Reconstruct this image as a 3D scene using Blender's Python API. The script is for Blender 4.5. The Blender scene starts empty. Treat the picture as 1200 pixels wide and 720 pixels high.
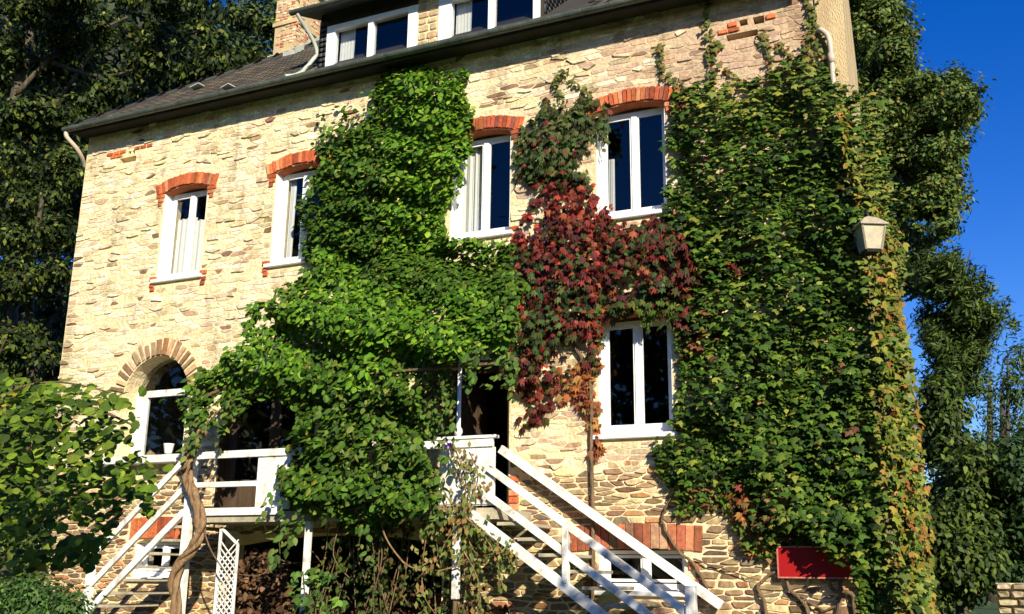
import bpy, math, random
import numpy as np
from mathutils import Vector, Matrix
from mathutils.geometry import tessellate_polygon
R = math.radians
random.seed(7)
rng = np.random.default_rng(11)
SC = bpy.context.scene
COL = SC.collection

# ------------------------------------------------------------------ camera
# eye at the origin height (z = 0), 13.5 m in front of the facade plane (y = 0)
CAM_Y = -13.5
AX_R = Vector((0.90797757, 0.41885629, 0.01166799))
AX_U = Vector((0.09575658, -0.23452491, 0.96738242))
AX_F = Vector((-0.40793065, 0.87724425, 0.2530516))
FPX = 1192.82
cam_d = bpy.data.cameras.new('camera')
cam_d.sensor_width = 36.0
cam_d.lens = FPX / 1200.0 * 36.0
cam_d.clip_end = 2000
cam = bpy.data.objects.new('camera', cam_d)
COL.objects.link(cam)
m3 = Matrix((AX_R, AX_U, -AX_F)).transposed()
cam.matrix_world = Matrix.Translation((0, CAM_Y, 0)) @ m3.to_4x4()
SC.camera = cam

def at(px, py, Y):
    """point of depth plane y = Y that lies in direction (px, py) of the 1200 x 720 survey photo"""
    d = AX_R * (px - 600) - AX_U * (py - 360) + AX_F * FPX
    t = (Y - CAM_Y) / d.y
    return Vector((d.x * t, Y, d.z * t))

# ------------------------------------------------------------------ sky, sun, exposure
SUN = Vector((0.62, -0.72, 0.46)).normalized()
world = bpy.data.worlds.new('World'); SC.world = world
world.use_nodes = True
nt = world.node_tree; nt.nodes.clear()
wo = nt.nodes.new('ShaderNodeOutputWorld'); bg = nt.nodes.new('ShaderNodeBackground')
sky = nt.nodes.new('ShaderNodeTexSky'); sky.sky_type = 'NISHITA'; sky.sun_disc = False
sky.sun_elevation = math.asin(SUN.z); sky.sun_rotation = math.atan2(SUN.x, SUN.y)
sky.air_density = 1.0; sky.dust_density = 0.2; sky.ozone_density = 4.0; sky.altitude = 300
hs = nt.nodes.new('ShaderNodeHueSaturation'); hs.inputs['Saturation'].default_value = 1.35; hs.inputs['Hue'].default_value = 0.522
nt.links.new(sky.outputs[0], hs.inputs['Color']); nt.links.new(hs.outputs[0], bg.inputs[0])
bg.inputs[1].default_value = 0.105
nt.links.new(bg.outputs[0], wo.inputs[0])
sun_d = bpy.data.lights.new('sun', 'SUN'); sun_d.energy = 5.0; sun_d.angle = R(0.5); sun_d.color = (1.0, 0.90, 0.70)
sun = bpy.data.objects.new('sun', sun_d); COL.objects.link(sun)
sun.rotation_euler = SUN.to_track_quat('Z', 'Y').to_euler(); sun.location = (20, -30, 30)
SC.view_settings.view_transform = 'Standard'; SC.view_settings.look = 'None'
SC.view_settings.exposure = 0.68; SC.view_settings.gamma = 1.0

# ------------------------------------------------------------------ materials
def ramp_node(nt, stops):
    r = nt.nodes.new('ShaderNodeValToRGB')
    el = r.color_ramp.elements
    while len(el) < len(stops): el.new(0.5)
    for e, (p, c) in zip(el, stops): e.position = p; e.color = (*c, 1)
    return r

def surf(name, stops, scale=4.0, rough=0.85, bump=0.0, bscale=30.0, stretch=(1, 1, 1), detail=6, spec=0.3, metal=0.0):
    """procedural surface: noise through a colour ramp, fine bump"""
    m = bpy.data.materials.new(name); m.use_nodes = True
    n = m.node_tree; b = n.nodes['Principled BSDF']
    b.inputs['Roughness'].default_value = rough; b.inputs['Specular IOR Level'].default_value = spec; b.inputs['Metallic'].default_value = metal
    tc = n.nodes.new('ShaderNodeNewGeometry'); mp = n.nodes.new('ShaderNodeMapping'); mp.inputs['Scale'].default_value = stretch
    n.links.new(tc.outputs['Position'], mp.inputs['Vector'])
    nz = n.nodes.new('ShaderNodeTexNoise'); nz.inputs['Scale'].default_value = scale; nz.inputs['Detail'].default_value = detail; nz.inputs['Roughness'].default_value = 0.65
    n.links.new(mp.outputs[0], nz.inputs['Vector'])
    r = ramp_node(n, stops); n.links.new(nz.outputs[0], r.inputs[0]); n.links.new(r.outputs[0], b.inputs['Base Color'])
    if bump:
        n2 = n.nodes.new('ShaderNodeTexNoise'); n2.inputs['Scale'].default_value = bscale; n2.inputs['Detail'].default_value = 5
        n.links.new(mp.outputs[0], n2.inputs['Vector'])
        bp = n.nodes.new('ShaderNodeBump'); bp.inputs['Strength'].default_value = bump; bp.inputs['Distance'].default_value = 0.03
        n.links.new(n2.outputs[0], bp.inputs['Height']); n.links.new(bp.outputs[0], b.inputs['Normal'])
    return m

def tinted(name, source, rough=0.8, trans=0.0, spec=0.3, grain=0.0, gscale=25.0, streak=0.0):
    """colour comes from the piece itself: a per-piece colour attribute ('attr') or the object's own colour ('obj')"""
    m = bpy.data.materials.new(name); m.use_nodes = True
    n = m.node_tree; b = n.nodes['Principled BSDF']; out = n.nodes['Material Output']
    b.inputs['Roughness'].default_value = rough; b.inputs['Specular IOR Level'].default_value = spec
    if source == 'attr':
        a = n.nodes.new('ShaderNodeAttribute'); a.attribute_name = 'tint'; c = a.outputs['Color']
    else:
        a = n.nodes.new('ShaderNodeObjectInfo'); c = a.outputs['Color']
    if grain:
        g = n.nodes.new('ShaderNodeNewGeometry'); nz = n.nodes.new('ShaderNodeTexNoise'); nz.inputs['Scale'].default_value = gscale; nz.inputs['Detail'].default_value = 6; nz.inputs['Roughness'].default_value = 0.7
        n.links.new(g.outputs['Position'], nz.inputs['Vector'])
        rr = ramp_node(n, [(0.3, (1 - grain,) * 3), (0.7, (1 + grain * 0.6,) * 3)]); n.links.new(nz.outputs[0], rr.inputs[0])
        mx = n.nodes.new('ShaderNodeMix'); mx.data_type = 'RGBA'; mx.blend_type = 'MULTIPLY'; mx.inputs[0].default_value = 1.0
        n.links.new(c, mx.inputs[6]); n.links.new(rr.outputs[0], mx.inputs[7]); c = mx.outputs[2]
        if streak:                                     # rain streaks and grime patches of their own shape
            mp = n.nodes.new('ShaderNodeMapping'); mp.inputs['Scale'].default_value = (1.6, 1.6, .28); n.links.new(g.outputs['Position'], mp.inputs['Vector'])
            n3 = n.nodes.new('ShaderNodeTexNoise'); n3.inputs['Scale'].default_value = 1.5; n3.inputs['Detail'].default_value = 7; n3.inputs['Roughness'].default_value = .65; n.links.new(mp.outputs[0], n3.inputs['Vector'])
            r3 = ramp_node(n, [(.36, (1 - streak, 1 - streak * 1.08, 1 - streak * 1.15)), (.52, (1, 1, 1))]); n.links.new(n3.outputs[0], r3.inputs[0])
            m3_ = n.nodes.new('ShaderNodeMix'); m3_.data_type = 'RGBA'; m3_.blend_type = 'MULTIPLY'; m3_.inputs[0].default_value = 1.0; n.links.new(c, m3_.inputs[6]); n.links.new(r3.outputs[0], m3_.inputs[7]); c = m3_.outputs[2]
        bp = n.nodes.new('ShaderNodeBump'); bp.inputs['Strength'].default_value = 0.6; bp.inputs['Distance'].default_value = 0.02
        n.links.new(nz.outputs[0], bp.inputs['Height']); n.links.new(bp.outputs[0], b.inputs['Normal'])
    n.links.new(c, b.inputs['Base Color'])
    if trans:
        t = n.nodes.new('ShaderNodeBsdfTranslucent'); mx = n.nodes.new('ShaderNodeMixShader'); mx.inputs[0].default_value = trans
        n.links.new(c, t.inputs[0]); n.links.new(b.outputs[0], mx.inputs[1]); n.links.new(t.outputs[0], mx.inputs[2]); n.links.new(mx.outputs[0], out.inputs[0])
    return m

def glass_mat(name, tint=(0.72, 0.74, 0.74)):
    m = bpy.data.materials.new(name); m.use_nodes = True; n = m.node_tree; n.nodes.remove(n.nodes['Principled BSDF'])
    out = n.nodes['Material Output']; t = n.nodes.new('ShaderNodeBsdfTransparent'); t.inputs[0].default_value = (*tint, 1)
    g = n.nodes.new('ShaderNodeBsdfGlossy'); g.inputs['Roughness'].default_value = 0.02
    lw = n.nodes.new('ShaderNodeLayerWeight'); lw.inputs['Blend'].default_value = 0.5
    pw = n.nodes.new('ShaderNodeMath'); pw.operation = 'POWER'; pw.inputs[1].default_value = 4.0; n.links.new(lw.outputs['Facing'], pw.inputs[0])
    fr = n.nodes.new('ShaderNodeMath'); fr.operation = 'MULTIPLY_ADD'; fr.inputs[1].default_value = 0.92; fr.inputs[2].default_value = 0.07; n.links.new(pw.outputs[0], fr.inputs[0])
    mx = n.nodes.new('ShaderNodeMixShader'); n.links.new(fr.outputs[0], mx.inputs[0]); n.links.new(t.outputs[0], mx.inputs[1]); n.links.new(g.outputs[0], mx.inputs[2]); n.links.new(mx.outputs[0], out.inputs[0])
    return m

M = {}
M['mortar'] = surf('lime_mortar', [(0.25, (0.52, 0.38, 0.20)), (0.45, (0.70, 0.56, 0.33)), (0.65, (0.79, 0.68, 0.44))], 2.6, 0.95, 1.0, 16)
def weathered_patch(m, col, x0, x1, z0, z1):
    n = m.node_tree; b = n.nodes['Principled BSDF']; src = b.inputs['Base Color'].links[0].from_socket
    g = n.nodes.new('ShaderNodeNewGeometry'); sx = n.nodes.new('ShaderNodeSeparateXYZ'); n.links.new(g.outputs['Position'], sx.inputs[0])
    r1 = n.nodes.new('ShaderNodeMapRange'); r1.inputs[1].default_value = x0; r1.inputs[2].default_value = x1; n.links.new(sx.outputs[0], r1.inputs[0])
    r2 = n.nodes.new('ShaderNodeMapRange'); r2.inputs[1].default_value = z0; r2.inputs[2].default_value = z1; n.links.new(sx.outputs[2], r2.inputs[0])
    mu = n.nodes.new('ShaderNodeMath'); mu.operation = 'MULTIPLY'; n.links.new(r1.outputs[0], mu.inputs[0]); n.links.new(r2.outputs[0], mu.inputs[1])
    mx = n.nodes.new('ShaderNodeMix'); mx.data_type = 'RGBA'; n.links.new(mu.outputs[0], mx.inputs[0]); n.links.new(src, mx.inputs[6]); mx.inputs[7].default_value = (*col, 1); n.links.new(mx.outputs[2], b.inputs['Base Color'])
weathered_patch(M['mortar'], (.50, .36, .24), -7.5, -3.0, 5.0, 6.8)
M['render'] = surf('roughcast_render', [(0.25, (0.36, 0.24, 0.14)), (0.5, (0.52, 0.40, 0.22)), (0.75, (0.66, 0.54, 0.28))], 1.6, 0.95, 0.8, 60, (1, 1, 0.35))
M['stone_p'] = tinted('rubble_stone_piece', 'obj', 0.9, grain=0.42, gscale=16, streak=.42)
M['stone_s'] = tinted('rubble_stone_many', 'attr', 0.9, grain=0.42, gscale=16, streak=.42)
M['brick_p'] = tinted('red_brick_piece', 'obj', 0.85, grain=0.45, gscale=22, streak=.4)
M['brick_s'] = tinted('red_brick_many', 'attr', 0.85, grain=0.25, gscale=30)
M['leaf_p'] = tinted('leaf_piece', 'obj', 0.5, 0.27, 0.25, grain=0.18, gscale=40)
M['leaf_s'] = tinted('leaf_many', 'attr', 0.5, 0.27, 0.25, grain=0.18, gscale=40)
M['leafd_s'] = tinted('tree_leaf_many', 'attr', 0.6, 0.18, 0.25)
M['dry_s'] = tinted('dry_leaf_many', 'attr', 0.8, 0.15, 0.2)
M['slate'] = tinted('roof_slate', 'attr', 0.6, grain=0.3, gscale=9, spec=0.4)
M['white'] = surf('white_paint', [(0.3, (0.72, 0.72, 0.70)), (0.6, (0.84, 0.84, 0.82))], 3.0, 0.5, 0.1, 50)
M['white_old'] = surf('weathered_white_paint', [(0.32, (0.42, 0.39, 0.34)), (0.45, (0.70, 0.69, 0.66)), (0.6, (0.82, 0.82, 0.80))], 5.0, 0.6, 0.25, 40)
M['white_worn'] = surf('worn_white_paint', [(0.30, (0.38, 0.34, 0.26)), (0.42, (0.66, 0.63, 0.56)), (0.56, (0.82, 0.82, 0.80))], 6.0, 0.55, 0.25, 45)
M['sill'] = surf('sill_stone', [(0.3, (0.55, 0.54, 0.50)), (0.6, (0.75, 0.74, 0.70))], 6, 0.8, 0.3, 40)
M['glass'] = glass_mat('window_glass')
M['curtain'] = surf('white_curtain', [(0.3, (0.80, 0.80, 0.77)), (0.7, (0.88, 0.88, 0.86))], 6, 0.9)
M['dark_room'] = surf('unlit_black', [(0.3, (0.03, 0.027, 0.024)), (0.7, (0.05, 0.045, 0.04))], 2, 0.95)  # near-black colour puts the gloom of unlit rooms and eaves into the surface
M['zinc'] = surf('dark_zinc', [(0.3, (0.035, 0.045, 0.04)), (0.7, (0.10, 0.12, 0.105))], 5, 0.5, 0.1, 20, metal=0.0, spec=0.5)
M['lead'] = surf('pale_lead', [(0.3, (0.30, 0.34, 0.30)), (0.7, (0.46, 0.50, 0.44))], 6, 0.5)
M['pvc'] = surf('pale_plastic_pipe', [(0.3, (0.42, 0.35, 0.28)), (0.7, (0.58, 0.50, 0.41))], 4, 0.5)
M['concrete'] = surf('old_concrete', [(0.3, (0.28, 0.25, 0.18)), (0.7, (0.50, 0.44, 0.32))], 5, 0.9, 0.4, 30)
M['bark'] = surf('brown_bark', [(0.3, (0.07, 0.045, 0.025)), (0.7, (0.24, 0.16, 0.09))], 6, 0.9, 0.9, 18, (3, 3, 0.6))
M['bark_pale'] = surf('pale_peeling_bark', [(0.3, (0.13, 0.075, 0.04)), (0.7, (0.36, 0.23, 0.12))], 7, 0.9, 1.0, 20, (3, 3, 0.6))
M['bark_dark'] = surf('dark_bark', [(0.3, (0.03, 0.025, 0.02)), (0.7, (0.12, 0.095, 0.06))], 5, 0.9, 0.9, 12, (2, 2, 0.5))
M['bark_moss'] = surf('lichen_bark', [(0.3, (0.10, 0.085, 0.05)), (0.7, (0.30, 0.27, 0.15))], 3, 0.9, 0.9, 12, (2, 2, 0.5))
M['red_paint'] = surf('red_enamel', [(0.3, (0.26, 0.001, 0.002)), (0.7, (0.33, 0.002, 0.003))], 3, 0.6, 0.05, 40)
M['red_edge'] = surf('worn_red_edge', [(0.3, (0.40, 0.10, 0.09)), (0.7, (0.55, 0.22, 0.18))], 20, 0.5)
M['lamp_metal'] = surf('greyed_lamp_metal', [(0.3, (0.28, 0.24, 0.17)), (0.7, (0.44, 0.39, 0.29))], 18, 0.6, 0.2, 40)
M['lamp_dark'] = surf('dark_lamp_iron', [(0.3, (0.02, 0.02, 0.02)), (0.7, (0.05, 0.045, 0.04))], 10, 0.6)
M['frosted'] = surf('dusty_frosted_glass', [(0.3, (0.36, 0.31, 0.20)), (0.7, (0.50, 0.45, 0.31))], 12, 0.45, spec=0.5)
M['grass'] = surf('garden_grass', [(0.3, (0.025, 0.05, 0.012)), (0.7, (0.06, 0.11, 0.025))], 3, 0.95, 0.8, 60)
M['brick_flat'] = surf('brick_soffit', [(0.3, (0.36, 0.09, 0.035)), (0.7, (0.52, 0.15, 0.06))], 14, 0.85, 0.4, 40)
M['wood'] = surf('brown_door_wood', [(0.3, (0.045, 0.03, 0.018)), (0.7, (0.10, 0.065, 0.04))], 4, 0.6, 0.2, 30, (4, 4, 0.5))

# ------------------------------------------------------------------ object helpers
def tag(o, label=None, cat=None, group=None, kind=None):
    if label: o['label'] = label
    if cat: o['category'] = cat
    if group: o['group'] = group
    if kind: o['kind'] = kind
    return o

def thing(name, label, cat, loc, group=None):
    o = bpy.data.objects.new(name, None); COL.objects.link(o); o.location = loc; o.empty_display_size = 0.2
    return tag(o, label, cat, group)

def root_loc(p):
    v = Vector((0, 0, 0))
    while p is not None: v += p.location; p = p.parent
    return v

class MB:
    def __init__(s): s.v = []; s.f = []
    def add(s, vs, fs):
        o = len(s.v); s.v += [tuple(v) for v in vs]; s.f += [tuple(i + o for i in f) for f in fs]; return s
    def box(s, x0, x1, y0, y1, z0, z1):
        return s.add([(x0, y0, z0), (x1, y0, z0), (x1, y1, z0), (x0, y1, z0), (x0, y0, z1), (x1, y0, z1), (x1, y1, z1), (x0, y1, z1)],
                     [(0, 3, 2, 1), (4, 5, 6, 7), (0, 1, 5, 4), (1, 2, 6, 5), (2, 3, 7, 6), (3, 0, 4, 7)])
    def beam(s, p, q, w, h, up=(0, 0, 1)):
        p, q = Vector(p), Vector(q); d = (q - p).normalized(); u = Vector(up); sx = d.cross(u).normalized(); u = sx.cross(d)
        vs = [c + sx * (a * w / 2) + u * (b * h / 2) for c in (p, q) for a, b in ((-1, -1), (1, -1), (1, 1), (-1, 1))]
        return s.add(vs, [(0, 1, 2, 3), (7, 6, 5, 4), (0, 4, 5, 1), (1, 5, 6, 2), (2, 6, 7, 3), (3, 7, 4, 0)])
    def tube(s, path, rad, n=7, cap=True):
        path = [Vector(p) for p in path]; k = len(path)
        if not hasattr(rad, '__len__'): rad = [rad] * k
        vs = []; ref = Vector((0.3, 0.5, 0.8))
        for i, p in enumerate(path):
            d = (path[min(i + 1, k - 1)] - path[max(i - 1, 0)])
            d = d.normalized() if d.length > 1e-6 else Vector((0, 0, 1))
            a = d.cross(ref)
            if a.length < 0.05: a = d.cross(Vector((1, 0, 0)))
            a.normalize(); b = d.cross(a)
            for j in range(n):
                t = 2 * math.pi * j / n; vs.append(p + (a * math.cos(t) + b * math.sin(t)) * rad[i])
        fs = [(i * n + j, i * n + (j + 1) % n, (i + 1) * n + (j + 1) % n, (i + 1) * n + j) for i in range(k - 1) for j in range(n)]
        if cap: fs += [tuple(range(n))[::-1], tuple(range((k - 1) * n, k * n))]
        return s.add(vs, fs)
    def build(s, name, mat, parent=None, smooth=False, bevel=0.0):
        rl = root_loc(parent) if parent else Vector((0, 0, 0))
        me = bpy.data.meshes.new(name); me.from_pydata([(v[0] - rl.x, v[1] - rl.y, v[2] - rl.z) for v in s.v], [], s.f)
        me.materials.append(M[mat] if isinstance(mat, str) else mat)
        if smooth: me.polygons.foreach_set('use_smooth', [True] * len(me.polygons))
        me.update()
        o = bpy.data.objects.new(name, me); COL.objects.link(o)
        if parent: o.parent = parent
        if bevel:
            b = o.modifiers.new('bevel', 'BEVEL'); b.width = bevel; b.segments = 1; b.limit_method = 'ANGLE'
        return o

def spline(pts, n=6):
    """Catmull-Rom through the points"""
    pts = [Vector(p) for p in pts]; out = []
    for i in range(len(pts) - 1):
        p0 = pts[max(i - 1, 0)]; p1 = pts[i]; p2 = pts[i + 1]; p3 = pts[min(i + 2, len(pts) - 1)]
        for k in range(n):
            t = k / n
            out.append(0.5 * ((2 * p1) + (p2 - p0) * t + (2 * p0 - 5 * p1 + 4 * p2 - p3) * t * t + (3 * p1 - p0 - 3 * p2 + p3) * t ** 3))
    out.append(pts[-1]); return out

def template_mesh(name, tv, tf, mat):
    me = bpy.data.meshes.new(name); me.from_pydata([tuple(v) for v in tv], [], tf); me.materials.append(M[mat]); me.update(); return me

def scatter_mesh(name, tmpls, tid, mats3, pos, tint, mat, parent, kind='stuff'):
    """many copies of small templates joined in one mesh; mats3 (N,3,3) columns = axes, tint (N,3)"""
    rl = np.array(root_loc(parent)) if parent else np.zeros(3)
    V = []; C = []; LS = []; LT = []; off = 0
    for t, (tv, tf) in enumerate(tmpls):
        ix = np.nonzero(tid == t)[0]
        if len(ix) == 0: continue
        tv = np.asarray(tv, float); k = len(tv)
        vv = np.einsum('nij,kj->nki', mats3[ix], tv) + (pos[ix] - rl)[:, None, :]
        V.append(vv.reshape(-1, 3)); C.append(np.repeat(tint[ix], k, axis=0))
        lens = np.array([len(f) for f in tf]); flat = np.concatenate([np.array(f) for f in tf])
        base = off + np.arange(len(ix)) * k
        LS.append((flat[None, :] + base[:, None]).ravel()); LT.append(np.tile(lens, len(ix))); off += k * len(ix)
    V = np.concatenate(V); C = np.concatenate(C); LI = np.concatenate(LS); LL = np.concatenate(LT)
    me = bpy.data.meshes.new(name)
    me.vertices.add(len(V)); me.vertices.foreach_set('co', V.astype(np.float32).ravel())
    me.loops.add(len(LI)); me.loops.foreach_set('vertex_index', LI.astype(np.int32))
    me.polygons.add(len(LL)); me.polygons.foreach_set('loop_start', np.concatenate([[0], np.cumsum(LL)[:-1]]).astype(np.int32))
    try: me.polygons.foreach_set('loop_total', LL.astype(np.int32))
    except Exception: pass
    at_ = me.attributes.new('tint', 'FLOAT_COLOR', 'POINT')
    at_.data.foreach_set('color', np.concatenate([C, np.ones((len(C), 1))], 1).astype(np.float32).ravel())
    me.materials.append(M[mat]); me.update(calc_edges=True); me.validate()
    o = bpy.data.objects.new(name, me); COL.objects.link(o)
    if parent: o.parent = parent
    if kind: o['kind'] = kind
    return o

def pieces(name, meshes, tid, mats3, pos, tint, parent):
    rl = root_loc(parent)
    for i in range(len(pos)):
        o = bpy.data.objects.new(name, meshes[tid[i]]); COL.objects.link(o); o.parent = parent
        m = Matrix(mats3[i].tolist()).to_4x4(); m.translation = Vector(pos[i]) - rl
        o.matrix_basis = m; o.color = (*tint[i], 1)

def frames(nrm, tip, scale):
    """rotation matrices (N,3,3): local +Z = nrm, local -Y = tip direction"""
    n = nrm / np.linalg.norm(nrm, axis=1, keepdims=True)
    y = -(tip - (tip * n).sum(1, keepdims=True) * n); y /= np.maximum(np.linalg.norm(y, axis=1, keepdims=True), 1e-6)
    x = np.cross(y, n)
    return np.stack([x, y, n], axis=2) * scale[:, None, None]

# leaf templates: stalk at the origin, tip along -Y, normal +Z
def fold(pts, k=0.35): return [(x, y, -abs(x) * k - 0.12 * y * y) for x, y in pts]
IVY = (fold([(0, 0), (0.22, 0.14), (0.52, -0.02), (0.62, -0.36), (0.30, -0.42), (0, -1.0), (-0.30, -0.42), (-0.62, -0.36), (-0.52, -0.02), (-0.22, 0.14), (0, -0.38)]),
       [(0, 1, 10), (1, 2, 10), (2, 3, 10), (3, 4, 10), (4, 5, 10), (5, 6, 10), (6, 7, 10), (7, 8, 10), (8, 9, 10), (9, 0, 10)])
OVATE = (fold([(0, 0), (0.26, -0.16), (0.32, -0.45), (0.18, -0.78), (0, -1.0), (-0.18, -0.78), (-0.32, -0.45), (-0.26, -0.16), (0, -0.45)]),
         [(i, (i + 1) % 8, 8) for i in range(8)])
ROUND = (fold([(0, 0), (0.34, 0.04), (0.48, -0.28), (0.36, -0.68), (0.10, -0.9), (0, -1.02), (-0.10, -0.9), (-0.36, -0.68), (-0.48, -0.28), (-0.34, 0.04), (0, -0.42)], 0.22),
         [(i, (i + 1) % 10, 10) for i in range(10)])
def palmate():
    v = []; f = []
    for a, l in ((-48, 0.62), (-24, 0.9), (0, 1.0), (24, 0.9), (48, 0.62)):
        ca, sa = math.cos(R(a)), math.sin(R(a)); o = len(v)
        for x, y in ((0, -0.05), (0.17 * l, -0.5 * l), (0, -1.0 * l), (-0.17 * l, -0.5 * l)):
            v.append((x * ca - y * sa, x * sa + y * ca, -0.28 * y * y - abs(x) * 0.8 - abs(a) * 0.002))
        f += [(o, o + 1, o + 2), (o, o + 2, o + 3)]
    return v, f
PALM = palmate()
BLADE = ([(0, 0, 0), (0.28, -0.45, -0.08), (0, -1.0, -0.18), (-0.28, -0.45, -0.08)], [(0, 1, 2), (0, 2, 3)])
NEEDLE = ([(0, 0, 0), (0.13, -0.4, -0.03), (0, -1.0, -0.1), (-0.13, -0.4, -0.03)], [(0, 1, 2), (0, 2, 3)])

def in_poly(p, poly):
    x, y = p[:, 0], p[:, 1]; c = np.zeros(len(p), bool); n = len(poly)
    for i in range(n):
        x1, y1 = poly[i]; x2, y2 = poly[(i + 1) % n]
        cond = ((y1 > y) != (y2 > y)); xi = (x2 - x1) * (y - y1) / ((y2 - y1) if y2 != y1 else 1e-9) + x1
        c ^= cond & (x < xi)
    return c
def sample_poly(poly, n):
    a = np.array(poly, float); lo, hi = a.min(0), a.max(0); out = np.zeros((0, 2))
    while len(out) < n:
        p = lo + rng.random((n * 2, 2)) * (hi - lo); out = np.concatenate([out, p[in_poly(p, poly)]])
    return out[:n]
def poly_dist(p, poly):
    d = np.full(len(p), 1e9); n = len(poly)
    for i in range(n):
        a = np.array(poly[i], float); b = np.array(poly[(i + 1) % n], float); ab = b - a
        t = np.clip(((p - a) @ ab) / max(ab @ ab, 1e-9), 0, 1); d = np.minimum(d, np.linalg.norm(p - (a + t[:, None] * ab), axis=1))
    return d
def at_np(px, py, Y):
    d = np.array(AX_R)[None] * (px - 600)[:, None] - np.array(AX_U)[None] * (py - 360)[:, None] + np.array(AX_F)[None] * FPX
    t = (Y - CAM_Y) / d[:, 1]; return np.stack([d[:, 0] * t, Y, d[:, 2] * t], 1)
def waves(x, z, seed, f=3.0):
    r = np.random.default_rng(seed); s = np.zeros(len(x))
    for k in range(7):
        a = r.random() * 6.28; q = f * (0.5 + 1.6 * r.random()); s += np.sin(x * q * math.cos(a) + z * q * math.sin(a) + r.random() * 6.28)
    return s / 7 * 1.6
def mixcol(cols, w, amp=.3):
    """random colour of a palette with weights, slightly varied"""
    def f(n):
        c = np.array(cols)[rng.choice(len(cols), n, p=np.array(w) / sum(w))]
        return np.clip(c * (1 - amp + 2 * amp * rng.random((n, 1))) * (0.93 + 0.14 * rng.random((n, 3))), 0.002, 0.9)
    return f

# ================================================================== GROUND
def gz(x, y):
    t = np.clip((y - 1) / 12, 0, 1); return -1.6 + 0.75 * t * t * (3 - 2 * t) + 0.02 * np.sin(x * 0.7) * np.cos(y * 0.6)
xs = np.concatenate([np.linspace(-600, -40, 15), np.linspace(-36, 30, 60), np.linspace(40, 600, 15)]); ys = np.concatenate([np.linspace(-600, -30, 12), np.linspace(-28, 40, 60), np.linspace(50, 900, 16)])
b = MB(); XX, YY = np.meshgrid(xs, ys); ZZ = gz(XX, YY)
nx_ = len(xs)
b.add(list(zip(XX.ravel(), YY.ravel(), ZZ.ravel())), [(j * nx_ + i, j * nx_ + i + 1, (j + 1) * nx_ + i + 1, (j + 1) * nx_ + i) for j in range(len(ys) - 1) for i in range(nx_ - 1)])
tag(b.build('ground', 'grass', smooth=True), kind='structure')

# ================================================================== HOUSE
XL, XR, ZB, ZT = -15.63, -1.24, -1.75, 8.45
DEPTH = 7.7
HB = Vector((-8.4, 0, -1.6))
house = thing('stone_house', 'tall rubble stone house with red brick window arches and slate roof, half covered by climbers', 'house', HB)

def seg_arch(x0, x1, zs, rise, n=10):
    pts = []
    for i in range(n + 1):
        u = i / n; pts.append((x0 + (x1 - x0) * u, zs + rise * (1 - (2 * u - 1) ** 2)))
    return pts
def opening(x0, x1, z0, zs, rise):
    if rise <= 0: return [(x0, z0), (x1, z0), (x1, zs), (x0, zs)]
    return [(x0, z0), (x1, z0)] + seg_arch(x0, x1, zs, rise)[::-1]
AW = (-13.96, -12.46, 1.86, 2.93, 0.75)      # round arched window: x0 x1 z0 spring radius
def round_open():
    c = (AW[0] + AW[1]) / 2; r = (AW[1] - AW[0]) / 2
    return [(AW[0], AW[2]), (AW[1], AW[2])] + [(c + r * math.cos(math.pi * i / 16), AW[3] + AW[4] * math.sin(math.pi * i / 16)) for i in range(17)]
WIN = {  # x0 x1 z0 spring rise
    'w1': (-13.46, -12.44, 5.10, 6.80, 0.085), 'w2': (-10.90, -9.88, 5.10, 6.80, 0.085), 'w3': (-7.38, -6.33, 5.10, 6.80, 0.085), 'w4': (-4.90, -3.82, 5.10, 6.80, 0.085),
    'w5': (-4.90, -3.82, 1.88, 3.52, 0.085), 'b1': (-4.92, -3.72, -0.22, 0.30, 0.14), 'b2': (-13.3, -12.3, -0.15, 0.42, 0.10)}
DOORS = {'d1': (-11.68, -9.75, 0.86, 3.0, 0.12), 'd2': (-7.35, -6.30, 0.86, 3.02, 0.10), 'cellar': (-11.35, -7.35, -1.6, 0.40, 0.15)}
HOLES = [(-14.72, -14.30, 7.60, 7.71), (-14.52, -14.45, 7.75, 7.83), (-14.42, -14.35, 7.75, 7.83), (-2.86, -2.40, 7.58, 7.68), (-2.66, -2.54, 7.78, 7.88), (-2.46, -2.30, 7.76, 7.88)]
outer = [(XL, ZB), (XR, ZB), (XR, ZT), (XL, ZT)]
loops = [outer] + [opening(*w) for w in WIN.values()] + [opening(*w) for w in DOORS.values()] + [round_open()] + [[(a, c), (b_, c), (b_, d), (a, d)] for a, b_, c, d in HOLES]
tris = tessellate_polygon([[Vector((x, z, 0)) for x, z in l] for l in loops])
flat = [p for l in loops for p in l]
wb = MB(); TH = 0.45
wb.add([(x, 0, z) for x, z in flat], tris); wb.add([(x, TH, z) for x, z in flat], tris)
for l in loops:
    for i in range(len(l)):
        (x1, z1), (x2, z2) = l[i], l[(i + 1) % len(l)]
        wb.add([(x1, 0, z1), (x2, 0, z2), (x2, TH, z2), (x1, TH, z1)], [(0, 1, 2, 3)])
wall = wb.build('wall', 'mortar', house)
XRB = -1.75                                     # the end wall runs a little inwards
g = MB(); g.add([(XL, TH, ZB), (XL, DEPTH, ZB), (XL, DEPTH, ZT), (XL, TH, ZT), (XL + .4, TH, ZB), (XL + .4, DEPTH, ZB), (XL + .4, DEPTH, ZT), (XL + .4, TH, ZT)], [(0, 1, 2, 3), (4, 7, 6, 5), (0, 3, 7, 4), (1, 5, 6, 2), (3, 2, 6, 7), (0, 4, 5, 1)])
g.build('gable_wall', 'mortar', house)
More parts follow.
